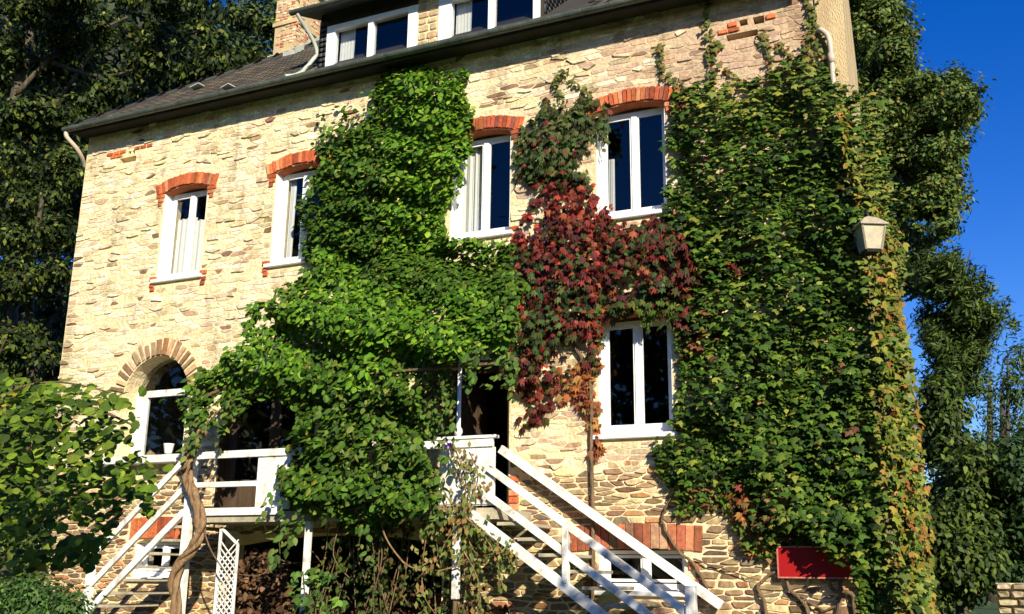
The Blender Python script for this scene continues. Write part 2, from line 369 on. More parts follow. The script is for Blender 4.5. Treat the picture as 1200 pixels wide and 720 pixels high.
g = MB(); g.add([(XL, DEPTH, ZB), (XRB, DEPTH, ZB), (XRB, DEPTH, ZT), (XL, DEPTH, ZT), (XL, DEPTH - .4, ZB), (XRB, DEPTH - .4, ZB), (XRB, DEPTH - .4, ZT), (XL, DEPTH - .4, ZT)], [(0, 1, 2, 3), (4, 7, 6, 5)])
g.build('back_wall', 'mortar', house)
g = MB(); e = 0.035
g.add([(-1.58, -e, ZB), (XR + e, -e, ZB), (XRB + e, DEPTH, ZB), (XRB - .4, DEPTH, ZB), (-1.58, TH, ZB), (-1.58, -e, 10.6), (XR + e, -e, 10.6), (XRB + e, DEPTH, 10.6), (XRB - .4, DEPTH, 10.6), (-1.58, TH, 10.6)],
      [(0, 1, 6, 5), (1, 2, 7, 6), (2, 3, 8, 7), (3, 4, 9, 8), (4, 0, 5, 9), (5, 6, 7, 8, 9)])
tag(g.build('corner_render', 'render', house), 'pale roughcast corner strip of the house above the ivy')
g = MB()
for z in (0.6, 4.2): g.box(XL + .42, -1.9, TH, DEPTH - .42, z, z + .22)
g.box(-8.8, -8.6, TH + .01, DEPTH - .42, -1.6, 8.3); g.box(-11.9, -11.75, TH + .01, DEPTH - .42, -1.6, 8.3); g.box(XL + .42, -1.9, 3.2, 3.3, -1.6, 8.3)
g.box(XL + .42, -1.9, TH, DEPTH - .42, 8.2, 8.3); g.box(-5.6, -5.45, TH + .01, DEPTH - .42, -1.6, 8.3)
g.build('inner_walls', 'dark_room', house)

# ---- rubble stones of the facade
def stone_templates(k=10):
    out = []
    for q in range(k):
        r = random.Random(q + 50); base = [(-.5, -.42), (-.3, -.5), (.3, -.5), (.5, -.40), (.5, .38), (.28, .5), (-.28, .5), (-.5, .40)]
        o = [(x * (1 - .10 * r.random()) + r.uniform(-.04, .04), z * (1 - .14 * r.random()) + r.uniform(-.03, .03)) for x, z in base]
        v = [(x, .3, z) for x, z in o] + [(x * .98, -.55, z * .96) for x, z in o] + [(x * .86, -1 + r.uniform(-.1, .2), z * .72) for x, z in o]
        f = [tuple(range(16, 24))] + [(a * 8 + i, a * 8 + (i + 1) % 8, a * 8 + 8 + (i + 1) % 8, a * 8 + 8 + i) for a in (0, 1) for i in range(8)]
        out.append((v, f))
    return out
ST = stone_templates()
blocked = [(w[0] - .02, w[1] + .02, w[2] - .1, w[3] + w[4] + .0) for w in list(WIN.values()) + list(DOORS.values())]
blocked += [(w[0] - .22, w[1] + .22, w[3] - .02, w[3] + w[4] + .27) for k_, w in WIN.items() if k_[0] == 'w']
blocked += [(w[0] - .16, w[0], w[2] - .22, w[2] + .12) for k_, w in WIN.items() if k_[0] == 'w'] + [(w[1], w[1] + .16, w[2] - .22, w[2] + .12) for k_, w in WIN.items() if k_[0] == 'w']
blocked += [(-5.45, -3.5, 0.20, .66), (-13.5, -12.1, .40, .9)]
blocked += [(h[0] - .01, h[1] + .01, h[2] - .01, h[3] + .01) for h in HOLES] + [(-15.05, -14.0, 7.72, 7.88), (-2.95, -2.2, 7.69, 7.92), (-6.3, -6.12, .86, 1.35)]
for i in range(8):   # round arch ring in steps
    zz = AW[3] + i * .14; hw = math.sqrt(max(0, (1.08) ** 2 - (i * .14) ** 2)); blocked.append((-13.21 - hw, -13.21 + hw, zz - .02, zz + .14))
blocked.append((AW[0] - .03, AW[1] + .03, AW[2] - .16, AW[3]))
def clip_half(poly, px, pz, nx, nz):
    """keep the side of the line through (px, pz) where (q - p).n <= 0"""
    out = []; n = len(poly)
    for i in range(n):
        a, c = poly[i], poly[(i + 1) % n]; da = (a[0] - px) * nx + (a[1] - pz) * nz; dc = (c[0] - px) * nx + (c[1] - pz) * nz
        if da <= 0: out.append(a)
        if (da < 0 < dc) or (dc < 0 < da):
            t = da / (da - dc); out.append((a[0] + (c[0] - a[0]) * t, a[1] + (c[1] - a[1]) * t))
    return out
seeds = []; z = ZB + .05
while z < 8.42:
    x = XL + random.uniform(0, .2)
    while x < -1.6:
        seeds.append((x, z + random.uniform(-.02, .02) + .03 * math.sin(x * 1.3 + z)))
        x += random.choice((.09, .15, .21, .28, .36)) * random.uniform(.8, 1.2)
    z += random.choice((.055, .075, .095, .115))
seeds = np.array(seeds); KX = .26
sb = [(XL + .005, ZB), (-1.6, ZB), (-1.6, 8.44), (XL + .005, 8.44)]
cells = []
for i in range(len(seeds)):
    x, z = seeds[i]
    if any(b0 < x < b1 and b2 < z < b3 for b0, b1, b2, b3 in blocked): continue
    near = np.nonzero((np.abs(seeds[:, 0] - x) < 1.3) & (np.abs(seeds[:, 1] - z) < .5))[0]
    d2 = ((seeds[near, 0] - x) * KX) ** 2 + (seeds[near, 1] - z) ** 2; near = near[np.argsort(d2)[1:17]]
    poly = [(x - .5, z - .2), (x + .5, z - .2), (x + .5, z + .2), (x - .5, z + .2)]
    for j in near:
        ox, oz = seeds[j]; poly = clip_half(poly, (x + ox) / 2, (z + oz) / 2, (ox - x) * KX * KX, oz - z)
        if len(poly) < 3: break
    for q in range(4):
        if len(poly) < 3: break
        (ax, az), (cx, cz) = sb[q], sb[(q + 1) % 4]; poly = clip_half(poly, ax, az, (cz - az), -(cx - ax))
    if len(poly) < 3: continue
    lox, hix, loz, hiz = min(p[0] for p in poly), max(p[0] for p in poly), min(p[1] for p in poly), max(p[1] for p in poly)
    for b0, b1, b2, b3 in blocked:
        if hix > b0 and lox < b1 and hiz > b2 and loz < b3:
            o = [(b0 - x, (b0, 0, 1, 0)), (x - b1, (b1, 0, -1, 0)), (b2 - z, (0, b2, 0, 1)), (z - b3, (0, b3, 0, -1))]
            poly = clip_half(poly, *max(o)[1])
            if len(poly) < 3: break
    if len(poly) < 3: continue
    cx = sum(p[0] for p in poly) / len(poly); cz = sum(p[1] for p in poly) / len(poly)
    area = abs(sum(poly[k][0] * poly[(k + 1) % len(poly)][1] - poly[(k + 1) % len(poly)][0] * poly[k][1] for k in range(len(poly)))) / 2
    if area < .0022: continue
    cells.append((cx, cz, area, poly))
NS = len(cells); spx = np.array([c[0] for c in cells]); spz = np.array([c[1] for c in cells]); spa = np.array([c[2] for c in cells])
fr_ = np.clip((spx + 6.5) / 3.0, 0, 1)               # stone gets pinker towards the right end
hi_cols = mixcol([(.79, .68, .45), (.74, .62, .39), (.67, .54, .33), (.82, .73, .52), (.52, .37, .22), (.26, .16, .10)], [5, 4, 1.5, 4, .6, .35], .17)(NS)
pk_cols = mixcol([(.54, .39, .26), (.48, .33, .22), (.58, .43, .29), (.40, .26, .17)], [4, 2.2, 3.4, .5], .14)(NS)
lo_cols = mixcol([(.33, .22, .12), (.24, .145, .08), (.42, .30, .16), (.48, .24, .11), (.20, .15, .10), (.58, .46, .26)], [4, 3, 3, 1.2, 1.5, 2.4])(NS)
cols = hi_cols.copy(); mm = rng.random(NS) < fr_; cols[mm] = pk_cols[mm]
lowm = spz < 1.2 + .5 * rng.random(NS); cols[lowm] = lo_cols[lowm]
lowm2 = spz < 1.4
dep = np.where(lowm2, rng.uniform(.008, .03, NS), np.where(rng.random(NS) < .13, rng.uniform(.020, .036, NS), rng.uniform(.002, .012, NS)))
smear = (~lowm2) & (rng.random(NS) < .14)             # stones lost under the pointing
def stone_geo(c, dp, low):
    cx, cz, ar, poly = c; gap = random.uniform(.008, .016) if low else random.uniform(.002, .009)
    hw = max(p[0] for p in poly) - min(p[0] for p in poly); hh = max(p[1] for p in poly) - min(p[1] for p in poly)
    sx = max(.5, 1 - 2 * gap / hw); sz = max(.5, 1 - 2 * gap / hh); r = []
    n = len(poly)
    for i in range(n):                                 # cut the corners, wobble the edge
        a, d = poly[i], poly[(i + 1) % n]
        for t in (.13, .87): r.append((cx + ((a[0] + (d[0] - a[0]) * t) - cx) * sx + random.uniform(-.006, .006), cz + ((a[1] + (d[1] - a[1]) * t) - cz) * sz + random.uniform(-.005, .005)))
    k = len(r); ins = random.uniform(.80, .92); tx, tz = random.uniform(-.25, .25), random.uniform(-.3, .3)
    v = [(x, .004, z) for x, z in r] + [(cx + (x - cx) * ins, -dp * (1 + tx * (x - cx) / hw + tz * (z - cz) / hh), cz + (z - cz) * ins) for x, z in r]
    return v, [tuple(range(k, 2 * k))] + [(i, (i + 1) % k, k + (i + 1) % k, k + i) for i in range(k)]
bare = ((spx > -6.2) & (spx < -2.7) & (spz > -.5) & (spz < 1.5)) | ((spx < -10.9) & (spz > 3.6)) | ((spx > -6.3) & (spx < -2.0) & (spz > 6.8))
score = spa * np.where(bare & ~smear, 1, .02) * np.where(lowm2, 3, 1); order = np.argsort(-score)
sv = []; sf = []; sc_ = []
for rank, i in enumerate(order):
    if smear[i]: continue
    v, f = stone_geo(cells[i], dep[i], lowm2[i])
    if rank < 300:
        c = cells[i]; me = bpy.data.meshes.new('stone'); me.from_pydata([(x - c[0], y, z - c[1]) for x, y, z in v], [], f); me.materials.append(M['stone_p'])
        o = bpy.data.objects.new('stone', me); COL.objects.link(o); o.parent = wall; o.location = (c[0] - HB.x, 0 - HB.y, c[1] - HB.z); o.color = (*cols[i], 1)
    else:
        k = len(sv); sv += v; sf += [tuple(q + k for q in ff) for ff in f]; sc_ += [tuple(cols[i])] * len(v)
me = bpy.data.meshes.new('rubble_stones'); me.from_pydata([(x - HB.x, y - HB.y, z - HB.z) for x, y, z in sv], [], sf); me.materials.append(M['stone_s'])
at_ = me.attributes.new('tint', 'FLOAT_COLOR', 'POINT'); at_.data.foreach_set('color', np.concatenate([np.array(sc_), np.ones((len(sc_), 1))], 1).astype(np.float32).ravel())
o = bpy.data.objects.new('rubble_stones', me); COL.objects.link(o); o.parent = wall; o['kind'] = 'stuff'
st_me = [template_mesh('stone', v, f, 'stone_p') for v, f in ST]

# ---- bricks
def brick_t(q):
    r = random.Random(q); j = lambda: r.uniform(-.03, .03)
    v = [(sx * (.5 + j() * .5), 0.4, sz * (.5 + j() * .5)) for sx, sz in ((-1, -1), (1, -1), (1, 1), (-1, 1))]
    v += [(x * .97, -.75, zz * .98) for x, _, zz in v[:4]] + [(x * .86, -1, zz * .93) for x, _, zz in v[:4]]
    return v, [(8, 9, 10, 11)] + [(a + i, a + (i + 1) % 4, a + 4 + (i + 1) % 4, a + 4 + i) for a in (0, 4) for i in range(4)]
BR = [brick_t(i) for i in range(5)]
br_me = [template_mesh('brick', v, f, 'brick_p') for v, f in BR]
brick_col = mixcol([(.52, .125, .048), (.60, .17, .06), (.40, .09, .042), (.54, .24, .12), (.28, .08, .05)], [4, 3, 2, 1.4, .8])
def bricks(parent, items, name='brick', colf=brick_col):
    """items: (x, z, w, h, angle, proud)"""
    n = len(items); a = np.array(items); m = np.zeros((n, 3, 3)); c, s_ = np.cos(a[:, 4]), np.sin(a[:, 4])
    m[:, 0, 0] = a[:, 2] * c; m[:, 2, 0] = a[:, 2] * s_; m[:, 0, 2] = -a[:, 3] * s_; m[:, 2, 2] = a[:, 3] * c; m[:, 1, 1] = a[:, 5]
    pieces(name, br_me, rng.integers(0, 5, n), m, np.stack([a[:, 0], np.zeros(n), a[:, 1]], 1), colf(n), parent)
def arch_bricks(w, h=.225, n=21, ext=.18):
    x0, x1, z0, zs, rise = w; c = (x0 + x1) / 2; half = (x1 - x0) / 2 + ext; out = []
    for i in range(n):
        u = (i + .5) / n * 2 - 1; x = c + u * half
        ui = (x - c) / ((x1 - x0) / 2); zb = zs + rise * (1 - min(1.35, ui * ui))
        sl = -math.atan(2 * rise * ui / ((x1 - x0) / 2)) * .7
        out.append((x - math.sin(sl) * h / 2, zb + math.cos(sl) * h / 2 + .01, 2 * half / n * random.uniform(.84, .95), h * random.uniform(.92, 1.08), sl + random.uniform(-.02, .02), random.uniform(.03, .05)))
    return out
def jamb_bricks(w, left=True, right=True):
    x0, x1, z0, zs, rise = w; out = []
    for sx, x, ok in ((-1, x0, left), (1, x1, right)):
        if not ok: continue
        for q, dz in enumerate((-.05, -.13, -.21)):
            out.append((x + sx * (.10 - .02 * (q % 2)), zs + dz, (.20, .13, .08)[q], .07, 0, .03))
        for q, dz in enumerate((-.16, -.08, .04)):
            out.append((x + sx * (.075 + .02 * (q % 2)), z0 + dz, .10 if q < 2 else .16, .07, 0, .03))
    return out

# ---- windows
def window(key, curtains=(), bricks_on=True, mull=0.5, label=None, fy=.19, jl=True, jr=True, framew=.085):
    x0, x1, z0, zs, rise = WIN[key]; ft = zs + .02
    b = MB(); fw = framew; y0, y1 = fy, fy + .07
    xm = x0 + (x1 - x0) * mull
    b.box(x0 + .003, x0 + fw, y0, y1, z0 + .03, ft); b.box(x1 - fw, x1 - .003, y0, y1, z0 + .03, ft)
    b.box(x0 + fw, x1 - fw, y0 + .002, y1 - .002, z0 + .03, z0 + .03 + fw * 1.1); b.box(x0 + fw, x1 - fw, y0 + .002, y1 - .002, ft - fw * .7, ft)
    win = b.build('window', 'white', house)
    if label: win['label'] = label
    h = MB(); ar = seg_arch(x0, x1, zs, rise + .01)[::-1]; k = len(ar) + 2; pts = [(x0, ft - .001), (x1, ft - .001)] + ar
    h.add([(x, y0 + .012, zz) for x, zz in pts] + [(x, y0 + .05, zz) for x, zz in pts], [tuple(range(k)), tuple(range(k, 2 * k))[::-1]]); h.build('head_board', 'wood', win)
    if bricks_on:
        h = MB(); ar = seg_arch(x0 + .002, x1 - .002, zs - .012, rise); k = len(ar)
        h.add([(x, -.02, zz) for x, zz in ar] + [(x, fy + .01, zz) for x, zz in ar], [(i, i + 1, k + i + 1, k + i) for i in range(k - 1)]); h.build('arch_soffit', 'brick_flat', win)
    m = MB(); m.box(xm - .05, xm + .05, y0 - .015, y1 + .002, z0 + .03 + fw * 1.1, ft - fw * .7); m.build('mullion', 'white', win, bevel=.012)
    for a, c in ((x0 + fw, xm - .05), (xm + .05, x1 - fw)):
        p = MB(); p.add([(a, y0 + .03, z0 + .03 + fw * 1.1), (c, y0 + .03, z0 + .03 + fw * 1.1), (c, y0 + .03, ft - fw * .7), (a, y0 + .03, ft - fw * .7)], [(0, 1, 2, 3)]); p.build('pane', 'glass', win)
        p = MB()
        p.box(a, a + .022, y0 + .006, y0 + .029, z0 + .125, ft - .062); p.box(c - .022, c, y0 + .006, y0 + .029, z0 + .125, ft - .062)
        p.box(a + .022, c - .022, y0 + .006, y0 + .029, z0 + .125, z0 + .165); p.box(a + .022, c - .022, y0 + .006, y0 + .029, ft - .10, ft - .062); p.build('casement', 'white', win)
    s = MB(); s.box(x0 - .09, x1 + .06, -.07, fy + .02, z0 - .055, z0 + .012); s.box(x0 - .0, x1 + .0, fy - .05, fy + .05, z0 + .012, z0 + .035); s.build('sill', 'white', win, bevel=.01)
    # plastered left and right reveals
    for ra, rc in ((x0 - .004, x0 + .012), (x1 - .012, x1 + .004)): s = MB(); s.box(ra, rc, .004, fy - .002, z0 + .013, zs - .01); s.build('reveal', 'white', win)
    for (ca, cb, cz0, cz1) in curtains:
        m = MB(); n = 40; A = x0 + (x1 - x0) * ca; B = x0 + (x1 - x0) * cb
        vs = []
        for i in range(n + 1):
            x = A + (B - A) * i / n; y = y1 + .06 + .018 * math.sin(i * 1.9 + math.sin(i * .7) * 1.6) + .016 * math.sin(i * .53 + x0)
            vs += [(x, y, z0 + (ft - z0) * cz0), (x, y + .01, z0 + (ft - z0) * cz1)]
        m.add(vs, [(2 * i, 2 * i + 2, 2 * i + 3, 2 * i + 1) for i in range(n)]); m.build('curtain', 'curtain', win, smooth=True)
    if bricks_on:
        bricks(win, arch_bricks((x0, x1, z0, zs, rise)) + jamb_bricks((x0, x1, z0, zs, rise), jl, jr))
    return win
window('w1', [(.08, .5, .02, .74), (.5, .92, .02, .70)], label='upper window farthest from the ivy, white net curtains inside')
window('w2', [(.08, .2, .05, 1)], label='upper window beside the green climber, its right half behind leaves')
window('w3', [(.05, .44, .02, 1)], label='upper window between green climber and red creeper', jl=False)
window('w4', [(.07, .16, .05, .62)], label='upper window between red creeper and ivy')
window('w5', [], label='ground floor window under the red creeper beside the ivy', fy=.16)
bw = window('b1', [], bricks_on=False, mull=.5, label='low basement window with red brick lintel behind the right stair rails', framew=.07)
bricks(bw, [(-5.30 + i * .118, .46 + .05 * (1 - ((i - 7.5) / 8) ** 2), .113, .34 * random.uniform(.95, 1.04), -.05 * (i - 7.5) / 7.5, random.uniform(.02, .03)) for i in range(16)] + [(-5.0, .08, .15, .1, 0, .03), (-5.02, -.12, .18, .09, 0, .03), (-3.6, .12, .14, .1, 0, .03), (-3.62, -.1, .16, .1, 0, .03)],
       colf=mixcol([(.48, .16, .075), (.54, .21, .11), (.38, .12, .06), (.42, .24, .14)], [3, 2, 2, 1]))
bw = window('b2', [], bricks_on=False, label='low basement window with red lintel under the left stair', framew=.07)
bricks(bw, [(-13.35 + i * .2, .66 + .02 * (1 - ((i - 2.5) / 3) ** 2), .19, .36, 0, .03) for i in range(6)])

# round arched window
c_ = (AW[0] + AW[1]) / 2; b = MB(); y0, y1 = .30, .37
b.box(AW[0] + .16, AW[0] + .29, y0, y1, AW[2], 3.12); b.box(AW[1] - .29, AW[1] - .16, y0, y1, AW[2], 3.12); b.box(AW[0] + .29, AW[1] - .29, y0 - .01, y1 - .002, 3.0, 3.12)
b.box(AW[0] + .29, AW[1] - .29, y0 + .002, y1 - .002, AW[2], AW[2] + .1); b.box(AW[0] + .002, AW[0] + .16, y0 + .01, y1, AW[2], 3.12); b.box(AW[1] - .16, AW[1] - .002, y0 + .01, y1, AW[2], 3.12)
aw = b.build('arched_window', 'white_old', house); aw['label'] = 'round arched window with white frame and stone voussoirs at the left end'
p = MB(); p.add([(AW[0] + .29, y0 + .03, AW[2] + .1), (AW[1] - .29, y0 + .03, AW[2] + .1), (AW[1] - .29, y0 + .03, 3.0), (AW[0] + .29, y0 + .03, 3.0)], [(0, 1, 2, 3)]); p.build('pane', 'glass', aw)
p = MB(); p.add([(x, y0 + .033, zz) for x, zz in [(c_ + (.755) * math.cos(math.pi * i / 16), max(3.12, AW[3] + AW[4] * math.sin(math.pi * i / 16))) for i in range(17)]], [tuple(range(17))]); p.build('pane', 'glass', aw)
s = MB(); s.box(AW[0] - .35, AW[1] + .12, -.28, .3, AW[2] - .12, AW[2]); s.build('sill', 'sill', aw, bevel=.015)
vi = []
for i in range(21):
    t = math.pi * (i + .5) / 21; hh = random.uniform(.22, .36); rr = .77 + hh / 2
    vi.append((c_ + rr * math.cos(t), AW[3] + (rr) * math.sin(t) - .01, .098 * random.uniform(.6, 1.1), hh, t - math.pi / 2 + random.uniform(-.07, .07), random.uniform(.02, .05)))
bricks(aw, vi, 'voussoir', mixcol([(.33, .20, .11), (.26, .16, .10), (.56, .42, .25), (.38, .19, .10), (.44, .31, .18)], [2.6, 2.4, 2, 1.3, 2]))

# brick bits round the vent slots, door quoin, loose red bricks
loose = [(-15.0 + i * .17, 7.84 + .002 * i, .15, .06, 0, .02) for i in range(3)] + [(-14.30 + i * .16, 7.86, .14, .06, 0, .02) for i in range(3)] + [(-14.9 + i * .16, 7.77, .15, .06, 0, .02) for i in range(2)]
loose += [(-2.90 + i * .16, 7.74, .15, .06, 0, .03) for i in range(2)] + [(-2.2, 7.83, .14, .07, 0, .03), (-2.76, 7.83, .13, .07, 0, .03)]
loose += [(-6.21, .92 + i * .1, .16, .085, 0, .03) for i in range(5)] + [(-4.98 - .03 * (i % 2), 1.62 + i * .085, .12, .075, 0, .03) for i in range(9)]
bricks(wall, loose)

# ---- doors behind the climbers
def door(key, label, leaf):
    x0, x1, z0, zs, rise = DOORS[key]; b = MB(); b.box(x0, x0 + .09, .2, .29, z0, zs + .02); b.box(x1 - .09, x1, .2, .29, z0, zs + .02); b.box(x0 + .09, x1 - .09, .202, .288, zs - .06, zs + .02); b.box(x0 + .002, x0 + .03, -.01, .199, z0, zs); b.box(x1 - .03, x1 - .002, .02, .199, z0, zs)
    d = b.build('door_frame', 'wood', house); d['label'] = label
    if leaf == 'glazed':
        xm = (x0 + x1) / 2
        for a, c in ((x0 + .09, xm - .005), (xm + .005, x1 - .09)):
            l = MB(); l.box(a, a + .1, .22, .27, z0 + .02, zs - .06); l.box(c - .1, c, .22, .27, z0 + .02, zs - .06); l.box(a + .1, c - .1, .222, .268, z0 + .02, z0 + .6); l.box(a + .1, c - .1, .222, .268, zs - .16, zs - .06)
            l.build('door_leaf', 'wood', d); l = MB(); l.add([(a + .1, .24, z0 + .6), (c - .1, .24, z0 + .6), (c - .1, .24, zs - .16), (a + .1, .24, zs - .16)], [(0, 1, 2, 3)]); l.build('pane', 'glass', d)
    else:
        l = MB(); l.box(x0 + .09, x0 + .14, .29, 1.1, z0 + .02, zs - .06); l.build('door_leaf', 'wood', d)
    s = MB(); s.box(x0 - .05, x1 + .05, -.04, .3, z0 - .1, z0 + .02); s.build('threshold', 'concrete', d)
door('d1', 'glazed double door in the shade of the green climber', 'glazed')
door('d2', 'open doorway at the head of the right stairs', 'open')

# ---- roof
TP = math.tan(R(40)); EY, EZ = -.42, 8.33; RID = DEPTH / 2
XE0, XE1 = XL - .12, XR - .3
run = RID - EY; RZ = EZ + run * TP
b = MB()
A_, B_ = (XE0, EY, EZ), (XE1, EY, EZ); C_, D_ = (XE1 - .6, DEPTH + .42, EZ), (XE0, DEPTH + .42, EZ); R0, R1 = (XE0 + run, RID, RZ), (XE1 - run, RID, RZ)
b.add([A_, B_, C_, D_, R0, R1], [(0, 1, 5, 4), (1, 2, 5), (2, 3, 4, 5), (3, 0, 4)])
b.add([(XE0, EY, EZ - .03), (XE1, EY, EZ - .03), (XE1, 0.02, EZ - .03), (XE0, 0.02, EZ - .03)], [(0, 1, 2, 3)])
b.add([(XE0, EY, EZ - .12), (XE1, EY, EZ - .12), (XE1, EY, EZ + .0), (XE0, EY, EZ + .0)], [(0, 1, 2, 3)])
roof = b.build('roof', 'lead', house); roof.data.materials.clear(); roof.data.materials.append(M['dark_room'])
# slates: front slope and left hip
sl = []; co = []
cf = mixcol([(.06, .05, .034), (.085, .068, .042), (.05, .045, .036), (.11, .085, .05)], [4, 3, 2, 1.5])
SLV = [(-.5, 0, .0), (.5, 0, .0), (.5, 1.0, .0), (-.5, 1.0, .0), (-.5, 0, 1), (.5, 0, 1), (.5, 1.0, 1), (-.5, 1.0, 1)]
SLF = [(4, 5, 6, 7), (0, 1, 5, 4), (1, 2, 6, 5), (3, 0, 4, 7)]
ca, sa = math.cos(R(40)), math.sin(R(40)); P_ = []; Q_ = []
k = 0; slope_len = run / ca; crs = .17
while k * crs < slope_len - .1:
    s_ = k * crs; d = s_ * ca; xa, xb = XE0 + d, XE1 - d; x = xa + .1 + (k % 2) * .11
    while x < xb - .1:
        hid = (-10.15 < x < -5.0 and d < 2.4)
        if not hid:
            P_.append((x, EY + d, EZ + s_ * sa + .012)); tl = .03 + rng.normal(0, .008); ta = R(40) - .07 + tl * .3
            Q_.append(np.array([[.215, 0, 0], [0, math.cos(ta) * .3, -math.sin(ta) * .012], [0, math.sin(ta) * .3, math.cos(ta) * .012]]))
        x += .22
    yb0, yb1 = EY + d, DEPTH + .42 - d; y = yb0 + .12 + (k % 2) * .11
    while y < yb1 - .12:
        P_.append((XE0 + d, y, EZ + s_ * sa + .012)); ta = R(40) - .07
        Q_.append(np.array([[0, math.cos(ta) * .3, -math.sin(ta) * .012], [-.215, 0, 0], [0, math.sin(ta) * .3, math.cos(ta) * .012]])); y += .22
    k += 1
P_ = np.array(P_); Q_ = np.array(Q_)
scatter_mesh('slates', [(SLV, SLF)], np.zeros(len(P_), int), Q_, P_, cf(len(P_)), 'slate', roof)
b = MB(); b.tube([(XE0, EY, EZ + .03), (XE0 + run, RID, RZ + .03), (XE1 - run, RID, RZ + .03), (XE1, EY, EZ + .03)], .075, 6); b.build('ridge_cap', 'slate', roof)
for px, py, dx in ((232, 106, .25), (268, 107, .2)):   # lifted slates
    yy = 1.2; p = at(px, py, yy); zz = EZ + (p.y - EY) * TP
    for _ in range(30): p = at(px, py, yy); zz = EZ + (yy - EY) * TP; yy += (p.z - zz) * .6
    b = MB(); b.beam(p + Vector((-dx / 2, -.02, .05)), p + Vector((dx / 2, -.05, .08)), .16, .02); b.build('lifted_slate', 'lead', roof)
# gutter
def half_round(p, q, r=.075, n=8):
    b = MB(); p, q = Vector(p), Vector(q); vs = []
    for c in (p, q):
        for rr in (r, r - .012):
            for i in range(n + 1):
                t = math.pi + math.pi * i / n; vs.append(c + Vector((0, math.cos(t) * rr, math.sin(t) * rr)))
    m = n + 1
    fs = [(i, i + 1, 2 * m + i + 1, 2 * m + i) for i in range(n)] + [(m + i, 3 * m + i, 3 * m + i + 1, m + i + 1) for i in range(n)]
    fs += [(0, 2 * m, 3 * m, m), (n, m + n, 3 * m + n, 2 * m + n)] + [tuple(list(range(m)) )] + [tuple(range(2 * m, 3 * m))]
    return b.add(vs, fs)
gb = half_round((XE0 - .03, EY - .06, EZ - .01), (XE1, EY - .06, EZ - .01))
for i in range(30):
    x = XE0 + .3 + i * .5
    if x < XE1: gb.tube([(x, EY - .06 + math.cos(t) * .079, EZ - .01 + math.sin(t) * .079) for t in [math.pi + math.pi * j / 6 for j in range(7)]], .006, 4)
gut = gb.build('gutter', 'zinc', house, smooth=False)
b = MB(); b.tube(spline([(XE0 + .02, EY - .05, EZ - .07), (XE0 + .03, EY - .02, EZ - .18), (XE0 + .10, -.2, EZ - .38), (XE0 - .02, .12, EZ - .62), (XE0 - .02, .2, EZ - 1.1), (XE0 - .02, .2, ZB)], 5), .045, 8); b.build('downpipe', 'pvc', house, smooth=True)
b = MB(); b.tube(spline([(-1.56, .0, 7.40), (-1.52, -.12, 7.40), (-1.42, -.14, 7.26), (-1.40, -.13, 7.0), (-1.40, -.12, 6.6), (-1.40, -.1, 6.0)], 5), .038, 8)
b.tube([(-1.40, -.13, 7.0), (-1.40, -.13, 6.86)], .05, 8)
tag(b.build('downpipe', 'pvc', house, smooth=True), 'short pale downpipe elbow on the roughcast corner')

# ---- chimney
b = MB(); b.box(-13.22, -12.66, 2.45, 3.75, 10.2, 13.6)
chim = b.build('chimney', 'stone_s', house); chim.data.materials.clear(); chim.data.materials.append(M['render'])
for e_, za, zb in ((.04, 11.50, 11.58), (.09, 12.50, 12.60), (.08, 13.55, 13.7)): b = MB(); b.box(-13.22 - e_, -12.66 + e_, 2.45 - e_, 3.75 + e_, za, zb); b.build('moulding', 'render', chim)
it = []; T = []; Pn = []
zz = 11.0
while zz < 13.5:
    off = random.choice((0, .06))
    x = -13.22 + off
    while x < -12.68:
        if random.random() < .55: Pn.append((x + .05, 2.45, zz)); it.append(np.diag([.105, .012, .055]))
        x += .115
    y = 2.45 + off
    while y < 3.7:
        if random.random() < .5: Pn.append((-12.66, y + .05, zz)); it.append(np.array([[0, -.012, 0], [.105, 0, 0], [0, 0, .055]]))
        y += .115
    zz += .066
scatter_mesh('chimney_bricks', BR, rng.integers(0, 5, len(Pn)), np.array(it), np.array(Pn), mixcol([(.52, .22, .12), (.60, .36, .22), (.62, .46, .30)], [2, 3, 3])(len(Pn)), 'brick_s', chim)
b = MB()
for (x0, x1, ya, yb) in ((-13.30, -12.58, 2.36, 2.44),): b.box(x0, x1, ya, yb, EZ + (ya - EY) * TP - .02, EZ + (ya - EY) * TP + .12)
b.beam((-12.60, 2.40, EZ + (2.4 - EY) * TP + .05), (-12.60, 3.70, EZ + (3.7 - EY) * TP + .05), .06, .16); b.build('flashing', 'lead', chim)

